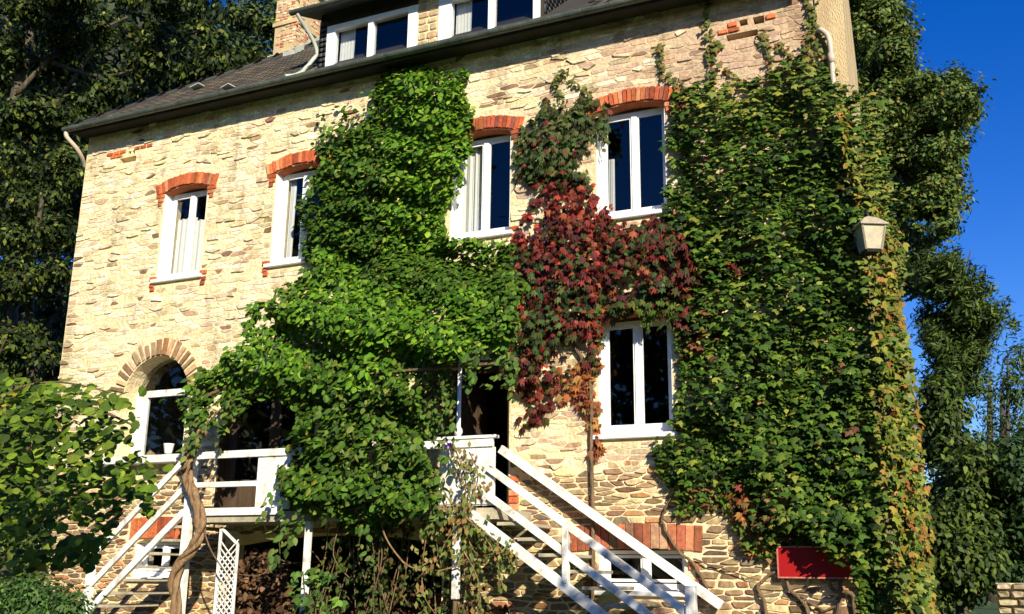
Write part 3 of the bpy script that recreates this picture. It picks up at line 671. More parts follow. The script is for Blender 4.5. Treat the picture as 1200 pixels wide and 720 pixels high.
# ---- dormer
dm = MB(); DY = .06
dm.box(-8.16, -7.74, DY, DY + .3, 8.35, 9.75)
dormer = dm.build('dormer', 'mortar', house); dormer['label'] = 'wide roof dormer with two white framed windows'
Pn = []; it = []
zz = 8.4
while zz < 9.7:
    h = random.uniform(.1, .18); x = -8.15
    while x < -7.78:
        w = random.uniform(.12, .26); x1 = min(x + w, -7.75); Pn.append(((x + x1) / 2, DY, zz + h / 2)); it.append(np.diag([x1 - x - .015, .025, h - .015])); x = x1
    zz += h
pieces('stone', st_me, rng.integers(0, 10, len(Pn)), np.array(it), np.array(Pn), mixcol([(.60, .46, .28), (.50, .32, .18), (.68, .54, .34)], [3, 2, 3])(len(Pn)), dormer)
def dwin(x0, x1, jl, jr, cur, label):
    z0, z1 = 8.4, 9.50; xm = (x0 + jl + x1 - jr) / 2
    b = MB(); b.box(x0, x0 + jl, DY - .03, DY + .1, z0, z1); b.box(x1 - jr, x1, DY - .03, DY + .1, z0, z1); b.box(x0 + jl, x1 - jr, DY - .028, DY + .098, z1 - .09, z1); b.box(x0 + jl, x1 - jr, DY - .028, DY + .098, z0, z0 + .1)
    w = b.build('window', 'white', dormer); w['label'] = label
    m = MB(); m.box(xm - .05, xm + .05, DY - .04, DY + .08, z0 + .1, z1 - .09); m.build('mullion', 'white', w)
    for a, c in ((x0 + jl, xm - .05), (xm + .05, x1 - jr)):
        p = MB(); p.add([(a, DY + .03, z0 + .1), (c, DY + .03, z0 + .1), (c, DY + .03, z1 - .09), (a, DY + .03, z1 - .09)], [(0, 1, 2, 3)]); p.build('pane', 'glass', w)
    for (a, c) in cur:
        m = MB(); vs = []; n = 16
        for i in range(n + 1):
            x = a + (c - a) * i / n; vs += [(x, DY + .16 + .02 * math.sin(i * 1.9), z0), (x, DY + .17, z1)]
        m.add(vs, [(2 * i, 2 * i + 2, 2 * i + 3, 2 * i + 1) for i in range(n)]); m.build('curtain', 'curtain', w, smooth=True)
dwin(-10.03, -8.16, .17, .18, [(-9.86, -9.55)], 'left window of the dormer')
dwin(-7.74, -5.86, .24, .12, [(-7.5, -7.2)], 'right window of the dormer')
b = MB(); b.box(-10.2, -5.8, DY + .02, DY + .3, 9.5, 9.8)
b.add([(-5.86, DY, 8.3), (-5.80, DY, 8.3), (-5.80, DY, 9.75), (-5.86, DY, 9.75), (-5.86, 2.4, 9.75), (-5.80, 2.4, 9.75), (-5.86, 2.4, 10), (-5.80, 2.4, 10)], [(0, 1, 2, 3)])
b.add([(-5.80, DY, 8.35), (-5.80, 2.6, 10.7), (-5.80, 2.6, 10.72), (-5.80, DY, 9.75)], [(0, 1, 2, 3)]); b.add([(-10.2, DY, 8.35), (-10.2, 2.6, 10.7), (-10.2, 2.6, 10.72), (-10.2, DY, 9.75)], [(0, 1, 2, 3)])
b.box(-10.2, -10.03, DY, DY + .2, 8.35, 9.5)
b.build('cheek', 'dark_room', dormer)
Pn = []; it = []; kk = 0; zz = 8.4
while zz < 10.6:                                   # slates hung on the right cheek and the left jamb
    y = DY + (kk % 2) * .06
    while y < 2.5:
        ztop = 9.75 + (y - DY) * .38; zbot = 8.75 + (y - EY - .48) * TP
        if zbot - .15 < zz < ztop: Pn.append((-5.795, y + .06, zz)); it.append(np.array([[0, 0, .012], [.115, 0, 0], [0, .14, 0]]))
        y += .12
    for q in range(2):
        if zz < 9.5: Pn.append((-10.16 + q * .09, DY - .003, zz)); it.append(np.array([[.085, 0, 0], [0, 0, -.012], [0, .14, 0]]))
    zz += .10; kk += 1
scatter_mesh('hung_slates', [(SLV, SLF)], np.zeros(len(Pn), int), np.array(it), np.array(Pn), mixcol([(.05, .05, .055), (.035, .036, .042), (.075, .075, .078)], [3, 3, 2])(len(Pn)), 'slate', dormer)
b = MB(); dz0 = 9.66
b.add([(-10.5, -.32, dz0), (-5.55, -.32, dz0), (-5.55, 2.8, dz0 + 1.2), (-10.5, 2.8, dz0 + 1.2), (-10.5, -.32, dz0 + .1), (-5.55, -.32, dz0 + .1), (-5.55, 2.8, dz0 + 1.3), (-10.5, 2.8, dz0 + 1.3)], [(0, 3, 2, 1), (4, 5, 6, 7), (0, 1, 5, 4), (1, 2, 6, 5), (3, 0, 4, 7)])
b.build('dormer_roof', 'zinc', dormer)
half_round((-10.55, -.38, dz0 + .03), (-5.5, -.38, dz0 + .03), .065).build('dormer_gutter', 'zinc', dormer)
b = MB(); b.tube(spline([(-10.4, -.38, dz0 - .03), (-10.38, -.3, dz0 - .12), (-10.30, .0, dz0 - .40), (-10.27, .1, 9.05), (-10.28, .05, 8.95), (-10.42, -.18, 8.55), (-10.55, -.4, 8.42)], 5), .038, 7); b.build('dormer_downpipe', 'lead', dormer, smooth=True)

# ================================================================== LANDING AND STAIRS
LY = -1.2; LZ = .85
land = thing('landing', 'raised landing with white rails and panels along the ground floor of the house', 'landing', (-8.5, -.6, -1.6))
b = MB(); b.box(-11.2, -5.92, LY + .03, -.03, LZ - .16, LZ - .012); b.build('slab', 'concrete', land)
b = MB(); b.box(-11.2, -9.4, LY - .012, LY + .028, LZ - .06, LZ + .05); b.build('edge_board', 'white_old', land)
def post(parent, x, y, z0, z1, w=.10, name='post', mat='white_worn'):
    b = MB(); b.box(x - w / 2, x + w / 2, y - w / 2, y + w / 2, z0, z1); return b.build(name, mat, parent, bevel=.008)
post(land, -11.14, LY + .02, -1.6, 1.78, .12)
post(land, -8.9, LY + .02, -1.6, LZ - .16, .085, mat='white_old'); post(land, -6.5, LY + .02, -.34, LZ - .16, .09, mat='white_old')
post(land, -6.5, LY + .02, -1.6, -.36, .05, 'post_foot', 'bark')
for z in (1.70, 1.25):
    b = MB(); b.box(-11.08, -5.98 if z > 1.5 else -9.9, LY, LY + .05, z - (.055 if z > 1.5 else .04), z + (.055 if z > 1.5 else .04)); b.build('rail', 'white_worn', land, bevel=.006)
def panel(x0, x1, n):
    b = MB(); b.box(x0, x1, LY + .052, LY + .075, LZ + .02, 1.64); pn = b.build('panel', 'white', land)
    for i in range(n):
        p = MB(); a = x0 + (x1 - x0) * i / n; p.box(a + .003, a + (x1 - x0) / n - .003, LY + .03, LY + .0515, LZ + .04, 1.645); p.build('plank', 'white_worn', pn)
panel(-9.9, -9.3, 4); panel(-6.8, -5.97, 6)
b = MB(); b.box(-6.85, -5.93, LY - .02, LY + .09, 1.762, 1.80); b.build('panel_cap', 'white', land)
b = MB(); p0 = at(537, 512, LY + .03); b.tube([p0, p0 + Vector((0, 0, .06)), p0 + Vector((0, 0, .10)), p0 + Vector((.0, 0, .14)), p0 + Vector((0, 0, 1.25))], [.03, .06, .055, .03, .026], 10); b.build('pergola_post', 'white', land, smooth=True)
# horizontal wires/poles that carry the climber over the landing
b = MB()
for z, y in ((2.78, LY + .03), (2.95, -.6)): b.tube([(-11.3, y, z), (-5.9, y, z)], .025, 6)
for x in (-11.2, -9.8, -8.4, -7.0): b.tube([(x, LY + .03, 2.80), (x, 0, 3.1)], .02, 6)
b.build('trellis_bar', 'bark', land)
post(land, -11.14, LY + .02, 1.78, 2.8, .05, 'trellis_post', 'bark')

def stair(name, label, x0, sgn, slope, rise, nst, lines, wall_line, posts, endx):
    st = thing(name, label, 'stairs', (x0 + sgn * 1.2, -.6, -1.6), 'white railed outdoor stairs')
    go = rise / slope
    for i in range(nst):
        a = x0 + sgn * i * go; zt = LZ - (i + 1) * rise
        if zt < -1.62: break
        xa, xb = sorted((a, a + sgn * (go + .03)))
        b = MB(); b.box(xa, xb, LY + .03, -.06, zt - .045, zt); b.build('tread', 'concrete', st, bevel=.006)
    for nm, (xa, za, hgt, thick) in lines:
        b = MB(); za2 = za - slope * abs(endx - xa); b.beam((xa, LY, za), (endx, LY, za2), thick, hgt); b.build(nm, 'white_worn', st, bevel=.005)
    if wall_line:
        xa, za, xe = wall_line; b = MB(); b.beam((xa, -.16, za), (xe, -.16, za - slope * abs(xe - xa)), .07, .12); b.build('wall_rail', 'white_worn', st, bevel=.005)
        for q in (.1, .5, .9):
            x = xa + (xe - xa) * q; z = za - slope * abs(x - xa); b = MB(); b.beam((x, -.13, z - .07), (x, .01, z - .12), .025, .025); b.build('bracket', 'lamp_dark', st)
    for (x, z0, z1, w) in posts: post(st, x, LY + (.0 if w > .1 else .005), z0, z1, w)
    return st
stair('outdoor_stairs', 'stairs with sloping white rails in front of the basement window and bare stone wall', -5.92, 1, .672, .2, 13,
      [('handrail', (-6.04, 1.36, .10, .05)), ('rail', (-6.03, .99, .10, .05)), ('stringer', (-6.33, .78, .13, .06))], (-6.36, 1.74, -3.22), [(-3.33, -1.6, -.12, .12), (-4.93, -.12, .57, .085)], -3.38)
stair('outdoor_stairs', 'stairs with white rails going down beside the twisted climber trunk at the left end', -11.2, -1, .855, .2, 13,
      [('handrail', (-11.2, 1.72, .09, .05)), ('rail', (-11.2, 1.26, .09, .05)), ('stringer', (-11.2, .86, .10, .06))], None, [(-13.0, -1.6, .34, .11)], -12.96)

# ================================================================== FIXTURES
# wall lantern
LP = Vector((-1.06, -.47, 4.2))
lan = thing('wall_lantern', 'grey four sided lantern sticking out of the ivy on the house corner', 'lantern', (LP.x, LP.y, LP.z - .25))
def frustum(b, c, w0, w1, z0, z1):
    ct, sn = math.cos(R(28)), math.sin(R(28))
    vs = [(c.x + (sx * ct - sy * sn) * w / 2, c.y + (sx * sn + sy * ct) * w / 2, c.z + z) for w, z in ((w0, z0), (w1, z1)) for sx, sy in ((-1, -1), (1, -1), (1, 1), (-1, 1))]
    return b.add(vs, [(0, 3, 2, 1), (4, 5, 6, 7), (0, 1, 5, 4), (1, 2, 6, 5), (2, 3, 7, 6), (3, 0, 4, 7)])
frustum(MB(), LP, .19, .29, -.2, .10).build('glass_box', 'frosted', lan)
b = MB()
for sx, sy in [(a_ * math.cos(R(28)) - b_ * math.sin(R(28)), a_ * math.sin(R(28)) + b_ * math.cos(R(28))) for a_, b_ in ((-1, -1), (1, -1), (1, 1), (-1, 1))]: b.beam(LP + Vector((sx * .098, sy * .098, -.21)), LP + Vector((sx * .148, sy * .148, .11)), .022, .022)
b.build('cage', 'lamp_metal', lan)
b = MB(); frustum(b, LP, .36, .36, .10, .125); frustum(b, LP, .35, .17, .125, .22); frustum(b, LP, .15, .05, .22, .255); b.build('cap', 'lamp_metal', lan, bevel=.006)
frustum(MB(), LP, .16, .20, -.235, -.2).build('base', 'lamp_dark', lan)
b = MB(); b.tube(spline([LP + Vector((0, 0, .25)), LP + Vector((-.02, .05, .36)), LP + Vector((-.06, .25, .42)), LP + Vector((-.1, .46, .38))]), .018, 7); b.build('bracket', 'lamp_dark', lan)
# red board
rb = thing('red_board', 'blank red painted board under the lower edge of the ivy', 'board', (-2.08, -.1, -.02))
tilt = -.012
b = MB(); b.box(-2.48, -1.62, -.13, -.05, 0.0, .35); b.build('board_face', 'red_paint', rb)
b = MB(); b.box(-2.50, -2.482, -.14, -.05, -.02, .37); b.box(-2.482, -1.6, -.14, -.05, -.02, -.002); b.box(-2.482, -1.6, -.14, -.05, .352, .37); b.box(-1.618, -1.6, -.14, -.05, -.002, .352); b.build('rim', 'red_edge', rb)
# lattice panel leaning under the landing
la = thing('lattice_panel', 'narrow white diagonal lattice panel leaning under the landing', 'lattice', (-10.35, -1.0, -1.6))
b = MB(); x0, x1, z0, z1 = -10.62, -10.28, -1.6, .62; y = -1.02
b.beam((x0, y, z0), (x0, y, z1), .035, .03, (0, 1, 0)); b.beam((x1, y, z0), (x1, y, z1 - .25), .035, .03, (0, 1, 0)); b.beam((x0, y, z1), (x1, y, z1 - .25), .035, .03, (0, 1, 0)); b.build('lattice_frame', 'white_old', la)
for i in range(-4, 26):
    for s in (1, -1):
        za = z0 + i * .1; zb = za + (x1 - x0); p, q = (Vector((x0, y + .008 * s, za)), Vector((x1, y + .008 * s, zb))) if s > 0 else (Vector((x0, y + .008 * s, zb)), Vector((x1, y + .008 * s, za)))
        if min(za, zb) < z0 or max(za, zb) > z1 - .1: continue
        bb = MB(); bb.beam(p, q, .018, .008, (0, 1, 0)); bb.build('slat', 'white_old', la)
# pot on the arched window ledge
pt = thing('window_pot', 'small pale pot on the ledge of the arched window', 'pot', at(197, 528, -.1))
p0 = at(197, 532, -.1); b = MB(); b.tube([p0, p0 + Vector((0, 0, .02)), p0 + Vector((0, 0, .15)), p0 + Vector((0, 0, .17)), p0 + Vector((0, 0, .16))], [.06, .065, .09, .095, .08], 12); b.build('bowl', 'sill', pt, smooth=True)
b = MB(); b.tube([p0 + Vector((0, 0, .12)), p0 + Vector((0, 0, .15))], [.08, .085], 12); b.build('soil', 'bark_dark', pt)

# ================================================================== CLIMBERS
def depth_leaves(poly, n, yf, seed=0):
    p = sample_poly(poly, n); d = poly_dist(p, poly); p = p + rng.normal(0, 2.5, p.shape) + np.clip(1.3 - d / 16, 0, 1)[:, None] * 9 * np.stack([waves(p[:, 0], p[:, 1], 60, .10), waves(p[:, 0], p[:, 1], 61, .10)], 1); Y = yf(p[:, 0], p[:, 1], d); return at_np(p[:, 0], p[:, 1], Y), p, d
def hang(n, out=(0, -1, .35), spread=.55, tipdown=1.0):
    nrm = np.array(out)[None] + rng.normal(0, spread, (n, 3)); tip = np.array([0, -.25, -tipdown])[None] + rng.normal(0, .4, (n, 3)); return nrm, tip
def plant_leaves(parent, tmpl, mesh, pos, nrm, tip, size, tint, nparts=300, key=None, name='leaf', mat='leaf_s', many='foliage'):
    m = frames(nrm, tip, size)
    k = key if key is not None else -((pos[:, 1] + .25 * rng.random(len(pos))))
    o = np.argsort(-k); a, r = o[:nparts], o[nparts:]
    if nparts: pieces(name, [mesh], np.zeros(len(a), int), m[a], pos[a], tint[a], parent)
    if len(r): scatter_mesh(many, [tmpl], np.zeros(len(r), int), m[r], pos[r], tint[r], mat, parent)
def mk_leaf(t): return template_mesh('leaf', t[0], t[1], 'leaf_p')

# ---- ivy on the right end
ivy = thing('ivy', 'great sheet of green ivy covering the right end of the house', 'ivy', (-2.0, -.15, -1.6))
IVP = [(783, 120), (800, 98), (835, 88), (862, 100), (905, 85), (925, 70), (945, 62), (975, 78), (1000, 100), (1025, 108), (1040, 200), (1050, 300), (1060, 420), (1072, 560), (1085, 650), (1095, 730), (1000, 730), (1004, 690), (992, 662), (985, 648), (915, 634), (897, 655), (872, 640), (858, 608), (835, 590), (800, 596), (772, 560), (760, 528), (790, 495), (798, 430), (790, 380), (792, 300), (775, 258), (786, 200)]
def ivy_y(px, py, d):
    b_ = np.clip(d / 30, 0.15, 1); w = waves(px * .022, py * .03, 3, 2.6); r_ = rng.random(len(px)); return -(.06 + b_ * (.24 + .25 * w) * np.where(r_ < .5, .25 + .4 * r_, .55 + .9 * (r_ - .5) * 2 * .6))
p1, q1, d1 = depth_leaves(IVP, 14500, ivy_y)
pf, qf, df = depth_leaves([(935, 600), (1000, 600), (1015, 670), (995, 662), (965, 645), (945, 636)], 300, lambda x, y, d: -(.3 + .28 * rng.random(len(x)))); p1 = np.concatenate([p1, pf]); q1 = np.concatenate([q1, qf])
kp = waves(q1[:, 0], q1[:, 1], 91, .11) + rng.normal(0, .35, len(q1)) > -.95; p1 = p1[kp]; q1 = q1[kp]
n1 = len(p1)
nr, tp = hang(n1, (.12, -.72, .82), .32, 1.4)
c_ivy = mixcol([(.036, .086, .010), (.064, .132, .014), (.11, .185, .020), (.22, .26, .035), (.018, .040, .008)], [3.5, 4, 3.2, 1.3, 3])(n1)
edge = (q1[:, 0] > 1000 + .06 * q1[:, 1] - 10) & (rng.random(n1) < .55) | ((q1[:, 1] < 135) & (rng.random(n1) < .5))
c_ivy[edge] = mixcol([(.20, .24, .04), (.30, .27, .05), (.12, .18, .04)], [3, 1.5, 2])(edge.sum())
redm = ((waves(q1[:, 0] * .05, q1[:, 1] * .05, 21, 1.6) > .95) & (rng.random(n1) < .35)) | ((q1[:, 0] < 845) & (q1[:, 1] > 330) & (q1[:, 1] < 420) & (rng.random(n1) < .12)) | ((q1[:, 1] > 570) & (q1[:, 0] < 930) & (rng.random(n1) < .25))
c_ivy[redm] = mixcol([(.22, .085, .04), (.27, .16, .06), (.16, .05, .03), (.22, .20, .05)], [2, 2, 1.4, 1.4])(redm.sum())
sz = .05 + .085 * rng.random(n1) ** 1.5
# end-wall side
n2 = 6000
zz2 = rng.uniform(-1.6, 6.1, n2); yy2 = -.42 + 7.6 * rng.random(n2) ** 1.4
xx2 = XR - .066 * np.maximum(yy2, 0) + .06 + np.clip((6.4 - zz2) / 2.2, .2, 1) * (.44 + .12 * waves(yy2, zz2, 5, 2.0)) * (.5 + .5 * rng.random(n2)) - np.where(yy2 < 0, (-yy2) * .5, 0)
p2 = np.stack([xx2, yy2, zz2], 1); nr2 = np.array([1, -.45, .3])[None] + rng.normal(0, .4, (n2, 3)); tp2 = np.array([.2, -.1, -1.])[None] + rng.normal(0, .4, (n2, 3))
c2 = mixcol([(.22, .24, .03), (.30, .22, .035), (.12, .17, .02), (.32, .13, .03), (.38, .19, .045)], [5, 3.4, 3.5, 1.9, 1.3])(n2)
# creeping shoots above the sheet
P3 = []
for path in ([(835, 100), (833, 60), (828, 20), (826, -20)], [(945, 70), (948, 30), (947, -10)], [(952, 70), (955, 40), (953, 5)], [(797, 100), (775, 80), (772, 55)], [(870, 95), (830, 65), (845, 50)], [(905, 85), (900, 55), (890, 40)], [(925, 75), (915, 50)], [(965, 75), (962, 40)]):
    pp = spline([at(x, y, -.06) for x, y in path], 8)
    for p in pp:
        for _ in range(3): P3.append(np.array(p) + rng.normal(0, .035, 3) * np.array([1, .5, 1]))
P3 = np.array(P3); P3[:, 1] = np.minimum(P3[:, 1], -.05); n3 = len(P3); nr3, tp3 = hang(n3, (.1, -1, .3), .4)
c3 = mixcol([(.16, .17, .04), (.10, .14, .03), (.28, .14, .05)], [3, 3, 1.5])(n3)
m_ivy = mk_leaf(IVY)
allp = np.concatenate([p1, p2, P3]); key = np.concatenate([-p1[:, 1] + .2 * rng.random(n1), np.full(n2, -9.) + (yy2 < .3) * 9.1, np.full(n3, -9.)])
plant_leaves(ivy, IVY, m_ivy, allp, np.concatenate([nr, nr2, nr3]), np.concatenate([tp, tp2, tp3]), np.concatenate([sz, rng.uniform(.06, .12, n2), rng.uniform(.05, .09, n3)]), np.concatenate([c_ivy, c2, c3]), 300, key)
for path, r in (([(1000, 760), (1000, 700), (975, 690), (960, 640)], .035), ([(952, 760), (945, 712), (925, 690), (915, 655), (900, 620)], .03), ([(905, 760), (895, 705), (888, 688), (905, 672), (935, 668)], .03), ([(830, 690), (812, 660), (795, 645), (776, 610), (790, 580), (812, 560), (840, 540)], .024),
                ([(812, 655), (850, 668), (890, 680)], .012), ([(976, 740), (985, 700), (980, 640), (960, 560)], .03), ([(1010, 760), (1020, 650), (1000, 560), (960, 460), (900, 380)], .03), ([(940, 700), (965, 715), (985, 708)], .018)):
    b = MB(); pp = spline([at(x, y, -.07) for x, y in path], 6); pp = [p + Vector((random.uniform(-.01, .01), random.uniform(-.015, .015), random.uniform(-.01, .01))) for p in pp]; b.tube(pp, [r * (1 - .5 * i / len(pp)) for i in range(len(pp))], 7); b.build('stem', 'bark', ivy, smooth=True)

# ---- red creeper between the windows
crp = thing('red_creeper', 'dark red and green creeper hanging between the two right upper windows', 'creeper', (-5.5, -.15, -1.6))
def flat_y(base, amp, seed):
    def f(px, py, d): return -(.05 + np.clip(d / 22, .1, 1) * (base + amp * waves(px * .03, py * .03, seed, 2.2)) * (.4 + .6 * rng.random(len(px))))
    return f
GREENS = mixcol([(.03, .06, .018), (.05, .09, .025), (.09, .13, .03), (.03, .03, .012)], [3, 3, 1.5, 1])
REDS = mixcol([(.13, .016, .014), (.20, .026, .020), (.065, .012, .010), (.30, .075, .03), (.06, .06, .012)], [4, 3, 3.2, 1.2, 2.4])
ORNG = mixcol([(.34, .10, .03), (.42, .20, .05), (.22, .05, .03), (.25, .17, .05)], [2, 1.5, 2, 1])
sets = [([(603, 155), (640, 118), (665, 122), (690, 108), (706, 130), (704, 190), (692, 225), (640, 220), (600, 205)], 1200, mixcol([(.045, .075, .02), (.07, .11, .028), (.12, .14, .035), (.04, .03, .012), (.14, .03, .02)], [3, 3, 1.5, 1, .7]), .24),
        ([(610, 190), (660, 205), (690, 205), (712, 250), (712, 310), (702, 380), (692, 430), (662, 440), (632, 460), (600, 468), (592, 430), (598, 330), (606, 260), (622, 225)], 2000, REDS, .30),
        ([(600, 280), (700, 270), (700, 400), (640, 450), (590, 450)], 1000, GREENS, .30),
        ([(680, 390), (702, 390), (700, 470), (702, 525), (690, 532), (684, 470)], 190, ORNG, .10),
        ([(605, 460), (655, 440), (640, 490), (615, 515)], 70, REDS, .10),
        ([(640, 400), (690, 400), (690, 450), (650, 470)], 160, ORNG, .15),
        ([(705, 262), (740, 258), (790, 255), (832, 280), (836, 318), (816, 345), (812, 398), (795, 395), (788, 345), (752, 352), (720, 362), (705, 345)], 1150, REDS, .30),
        ([(705, 262), (790, 255), (830, 300), (788, 350), (720, 370)], 480, GREENS, .27),
        ([(700, 330), (795, 335), (800, 372), (760, 376), (715, 372), (700, 372)], 420, mixcol([(.04, .07, .012), (.07, .11, .016), (.12, .14, .02), (.16, .03, .02)], [3, 3, 1.5, 1.6]), .26), ([(840, 290), (880, 300), (870, 330), (842, 325)], 60, REDS, .42), ([(845, 560), (890, 570), (900, 650), (880, 645), (860, 610)], 150, ORNG, .30)]
PP = []; CC = []; 
for i, (poly, n, cf_, base) in enumerate(sets):
    p, q, d = depth_leaves(poly, n, flat_y(base, .10, 30 + i)); PP.append(p); CC.append(cf_(n))
hot = rng.random(len(CC[1])) < .08; CC[1][hot] = np.array([.42, .05, .03])
p = np.concatenate(PP); c = np.concatenate(CC); n = len(p); keep = waves(p[:, 0], p[:, 2], 77, 5.0) + rng.normal(0, .3, n) > np.where((p[:, 0] > -4.95) & (p[:, 2] < 4.95), -.75, -.36); p = p[keep]; c = c[keep]; n = len(p)
nr, tp = hang(n, (.1, -1, .35), .5, 1.6)
plant_leaves(crp, PALM, mk_leaf(PALM), p, nr, tp, .07 + .085 * rng.random(n), c, 300)
P3 = []
for path in ([(690, 110), (672, 95), (660, 85)], [(660, 122), (650, 100), (655, 88)]):
    for p in spline([at(x, y, -.06) for x, y in path], 6):
        for _ in range(3): P3.append(np.array(p) + rng.normal(0, .03, 3))
P3 = np.array(P3); nr, tp = hang(len(P3)); plant_leaves(crp, IVY, m_ivy, P3, nr, tp, rng.uniform(.05, .08, len(P3)), mixcol([(.16, .17, .04), (.10, .14, .03)], [1, 1])(len(P3)), 0, many='young_shoots')
for path, r in (([(694, 760), (695, 640), (693, 540), (690, 440), (660, 380), (655, 300), (650, 200), (660, 130)], .03), ([(655, 300), (720, 290), (800, 290), (840, 300)], .018)):
    b = MB(); b.tube(spline([at(x, y, -.06) for x, y in path], 6), r, 6); b.build('stem', 'bark', crp, smooth=True)

# ---- big green climber
grn = thing('green_climber', 'bright green climber rising from the landing to the gutter', 'climber', (-9.2, -.7, -1.6))
def col_y(px, py, d): return -(.08 + np.clip(d / 30, .12, 1) * (.36 + .24 * waves(px * .025, py * .035, 8, 2.4)) * (.2 + .8 * rng.random(len(px))))
COLP = [(437, 100), (455, 78), (490, 70), (520, 78), (548, 84), (553, 150), (552, 185), (538, 215), (522, 250), (520, 290), (440, 320), (360, 310), (356, 240), (372, 190), (385, 160), (415, 150), (434, 135)]
CANP = [(345, 320), (380, 290), (520, 275), (600, 285), (612, 330), (604, 380), (592, 412), (545, 425), (505, 430), (485, 440), (500, 520), (512, 565), (492, 600), (430, 618), (372, 603), (330, 582), (322, 545), (345, 515), (350, 480), (318, 462), (272, 500), (222, 506), (212, 470), (238, 430), (285, 402), (288, 372), (322, 345)]
def can_y(px, py, d):
    f = np.clip((py - 290) / 110, 0, 1); f = f * f * (3 - 2 * f); w = waves(px * .018, py * .022, 9, 2.6)
    bot = np.clip((py - 500) / 80, 0, 1)
    return -(.30 + f * 1.02 + w * .38 + .12 * bot) * (.70 + .3 * rng.random(len(px))) - .08
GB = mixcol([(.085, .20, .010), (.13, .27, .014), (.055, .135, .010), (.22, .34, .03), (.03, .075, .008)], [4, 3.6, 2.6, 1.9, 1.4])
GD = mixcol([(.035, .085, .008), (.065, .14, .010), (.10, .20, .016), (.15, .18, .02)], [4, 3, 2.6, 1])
pa, qa, da = depth_leaves(COLP, 6500, col_y); pb, qb, db = depth_leaves(CANP, 16500, can_y)
kp = waves(qb[:, 0], qb[:, 1] * 1.6, 92, .085) + rng.normal(0, .3, len(qb)) > np.where(qb[:, 1] > 430, -.42, -.62) - np.clip(db / 60, 0, .3); pb = pb[kp]; qb = qb[kp]
TOPL = [(470, 78), (520, 74), (546, 90), (525, 110), (470, 110)]
pc, qc, dc = depth_leaves([(376, 130), (440, 110), (440, 300), (372, 300), (356, 250)], 700, lambda x, y, d: -(.1 + .35 * rng.random(len(x))))
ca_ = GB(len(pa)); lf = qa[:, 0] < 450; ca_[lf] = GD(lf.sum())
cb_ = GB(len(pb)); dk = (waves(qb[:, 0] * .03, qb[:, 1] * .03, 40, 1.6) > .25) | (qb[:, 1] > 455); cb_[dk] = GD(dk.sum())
tend = []
for k in range(34):                                  # loose hanging sprays along the lower edge
    x, y = random.choice(((random.uniform(325, 500), random.uniform(560, 610)), (random.uniform(215, 330), random.uniform(450, 500)), (random.uniform(330, 520), random.uniform(430, 560)), (random.uniform(540, 605), random.uniform(400, 425))))
    a = at(x, y, -1.35 - .3 * random.random()); dr = Vector((random.uniform(-.25, .25), random.uniform(-.25, .05), -random.uniform(.2, .5)))
    for t in np.linspace(0, 1, 9): tend += [np.array(a + dr * t + Vector((0, 0, -.15 * t * t))) + rng.normal(0, .035, 3) for _ in range(2)]
tend = np.array(tend)
px_ = sample_poly([(488, 420), (512, 424), (534, 434), (532, 470), (526, 505), (505, 520), (490, 480)], 420); tend = np.concatenate([tend, at_np(px_[:, 0], px_[:, 1], -1.15 + .9 * rng.random(len(px_)))])
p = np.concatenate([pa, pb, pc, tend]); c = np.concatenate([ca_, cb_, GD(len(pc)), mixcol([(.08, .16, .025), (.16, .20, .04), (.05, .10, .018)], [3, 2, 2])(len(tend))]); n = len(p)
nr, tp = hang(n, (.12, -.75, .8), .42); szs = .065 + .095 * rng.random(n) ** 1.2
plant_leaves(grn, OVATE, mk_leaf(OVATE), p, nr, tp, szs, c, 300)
for path, r, mt in (([(455, 760, -.25), (450, 640, -.3), (450, 500, -.3), (440, 380, -.25), (450, 250, -.15), (480, 120, -.12)], .05, 'bark'), ([(440, 380, -.25), (380, 420, -.8), (300, 440, -1.1), (230, 470, -1.2)], .03, 'bark'),
                ([(450, 400, -.25), (520, 420, -.9), (590, 400, -.9)], .025, 'bark'), ([(446, 610, -1.3), (452, 630, -1.35), (465, 650, -1.35), (480, 664, -1.3), (510, 670, -1.3), (560, 655, -1.28)], .012, 'bark_pale')):
    b = MB(); b.tube(spline([at(x, y, Y) for x, y, Y in path], 6), r, 7); b.build('stem', mt, grn, smooth=True)

trl = thing('trailing_plant', 'dark trailing stems and leaves hanging under the landing behind the broken white post', 'climber', at(470, 760, -.9))
pts = []
for k in range(26):
    x = random.uniform(385, 560); pp = spline([at(x, 600, -1.1 + random.uniform(-.1, .4)), at(x + random.uniform(-15, 15), 650, -1.0 + random.uniform(-.2, .3)), at(x + random.uniform(-30, 30), random.uniform(680, 740), -1.0 + random.uniform(-.2, .3))], 6)
    b = MB(); b.tube(pp, .008, 5); b.build('stem', 'bark', trl, smooth=True)
    for p in pp: pts += [np.array(p) + rng.normal(0, .06, 3) for _ in range(3)]
pts = np.array(pts); n = len(pts); nr, tp = hang(n, (.15, -.9, .5), .55)
plant_leaves(trl, OVATE, mk_leaf(OVATE), pts, nr, tp, rng.uniform(.05, .11, n), mixcol([(.05, .09, .012), (.09, .13, .018), (.13, .09, .03), (.03, .05, .01)], [3, 2, 1.5, 3])(n), 300)
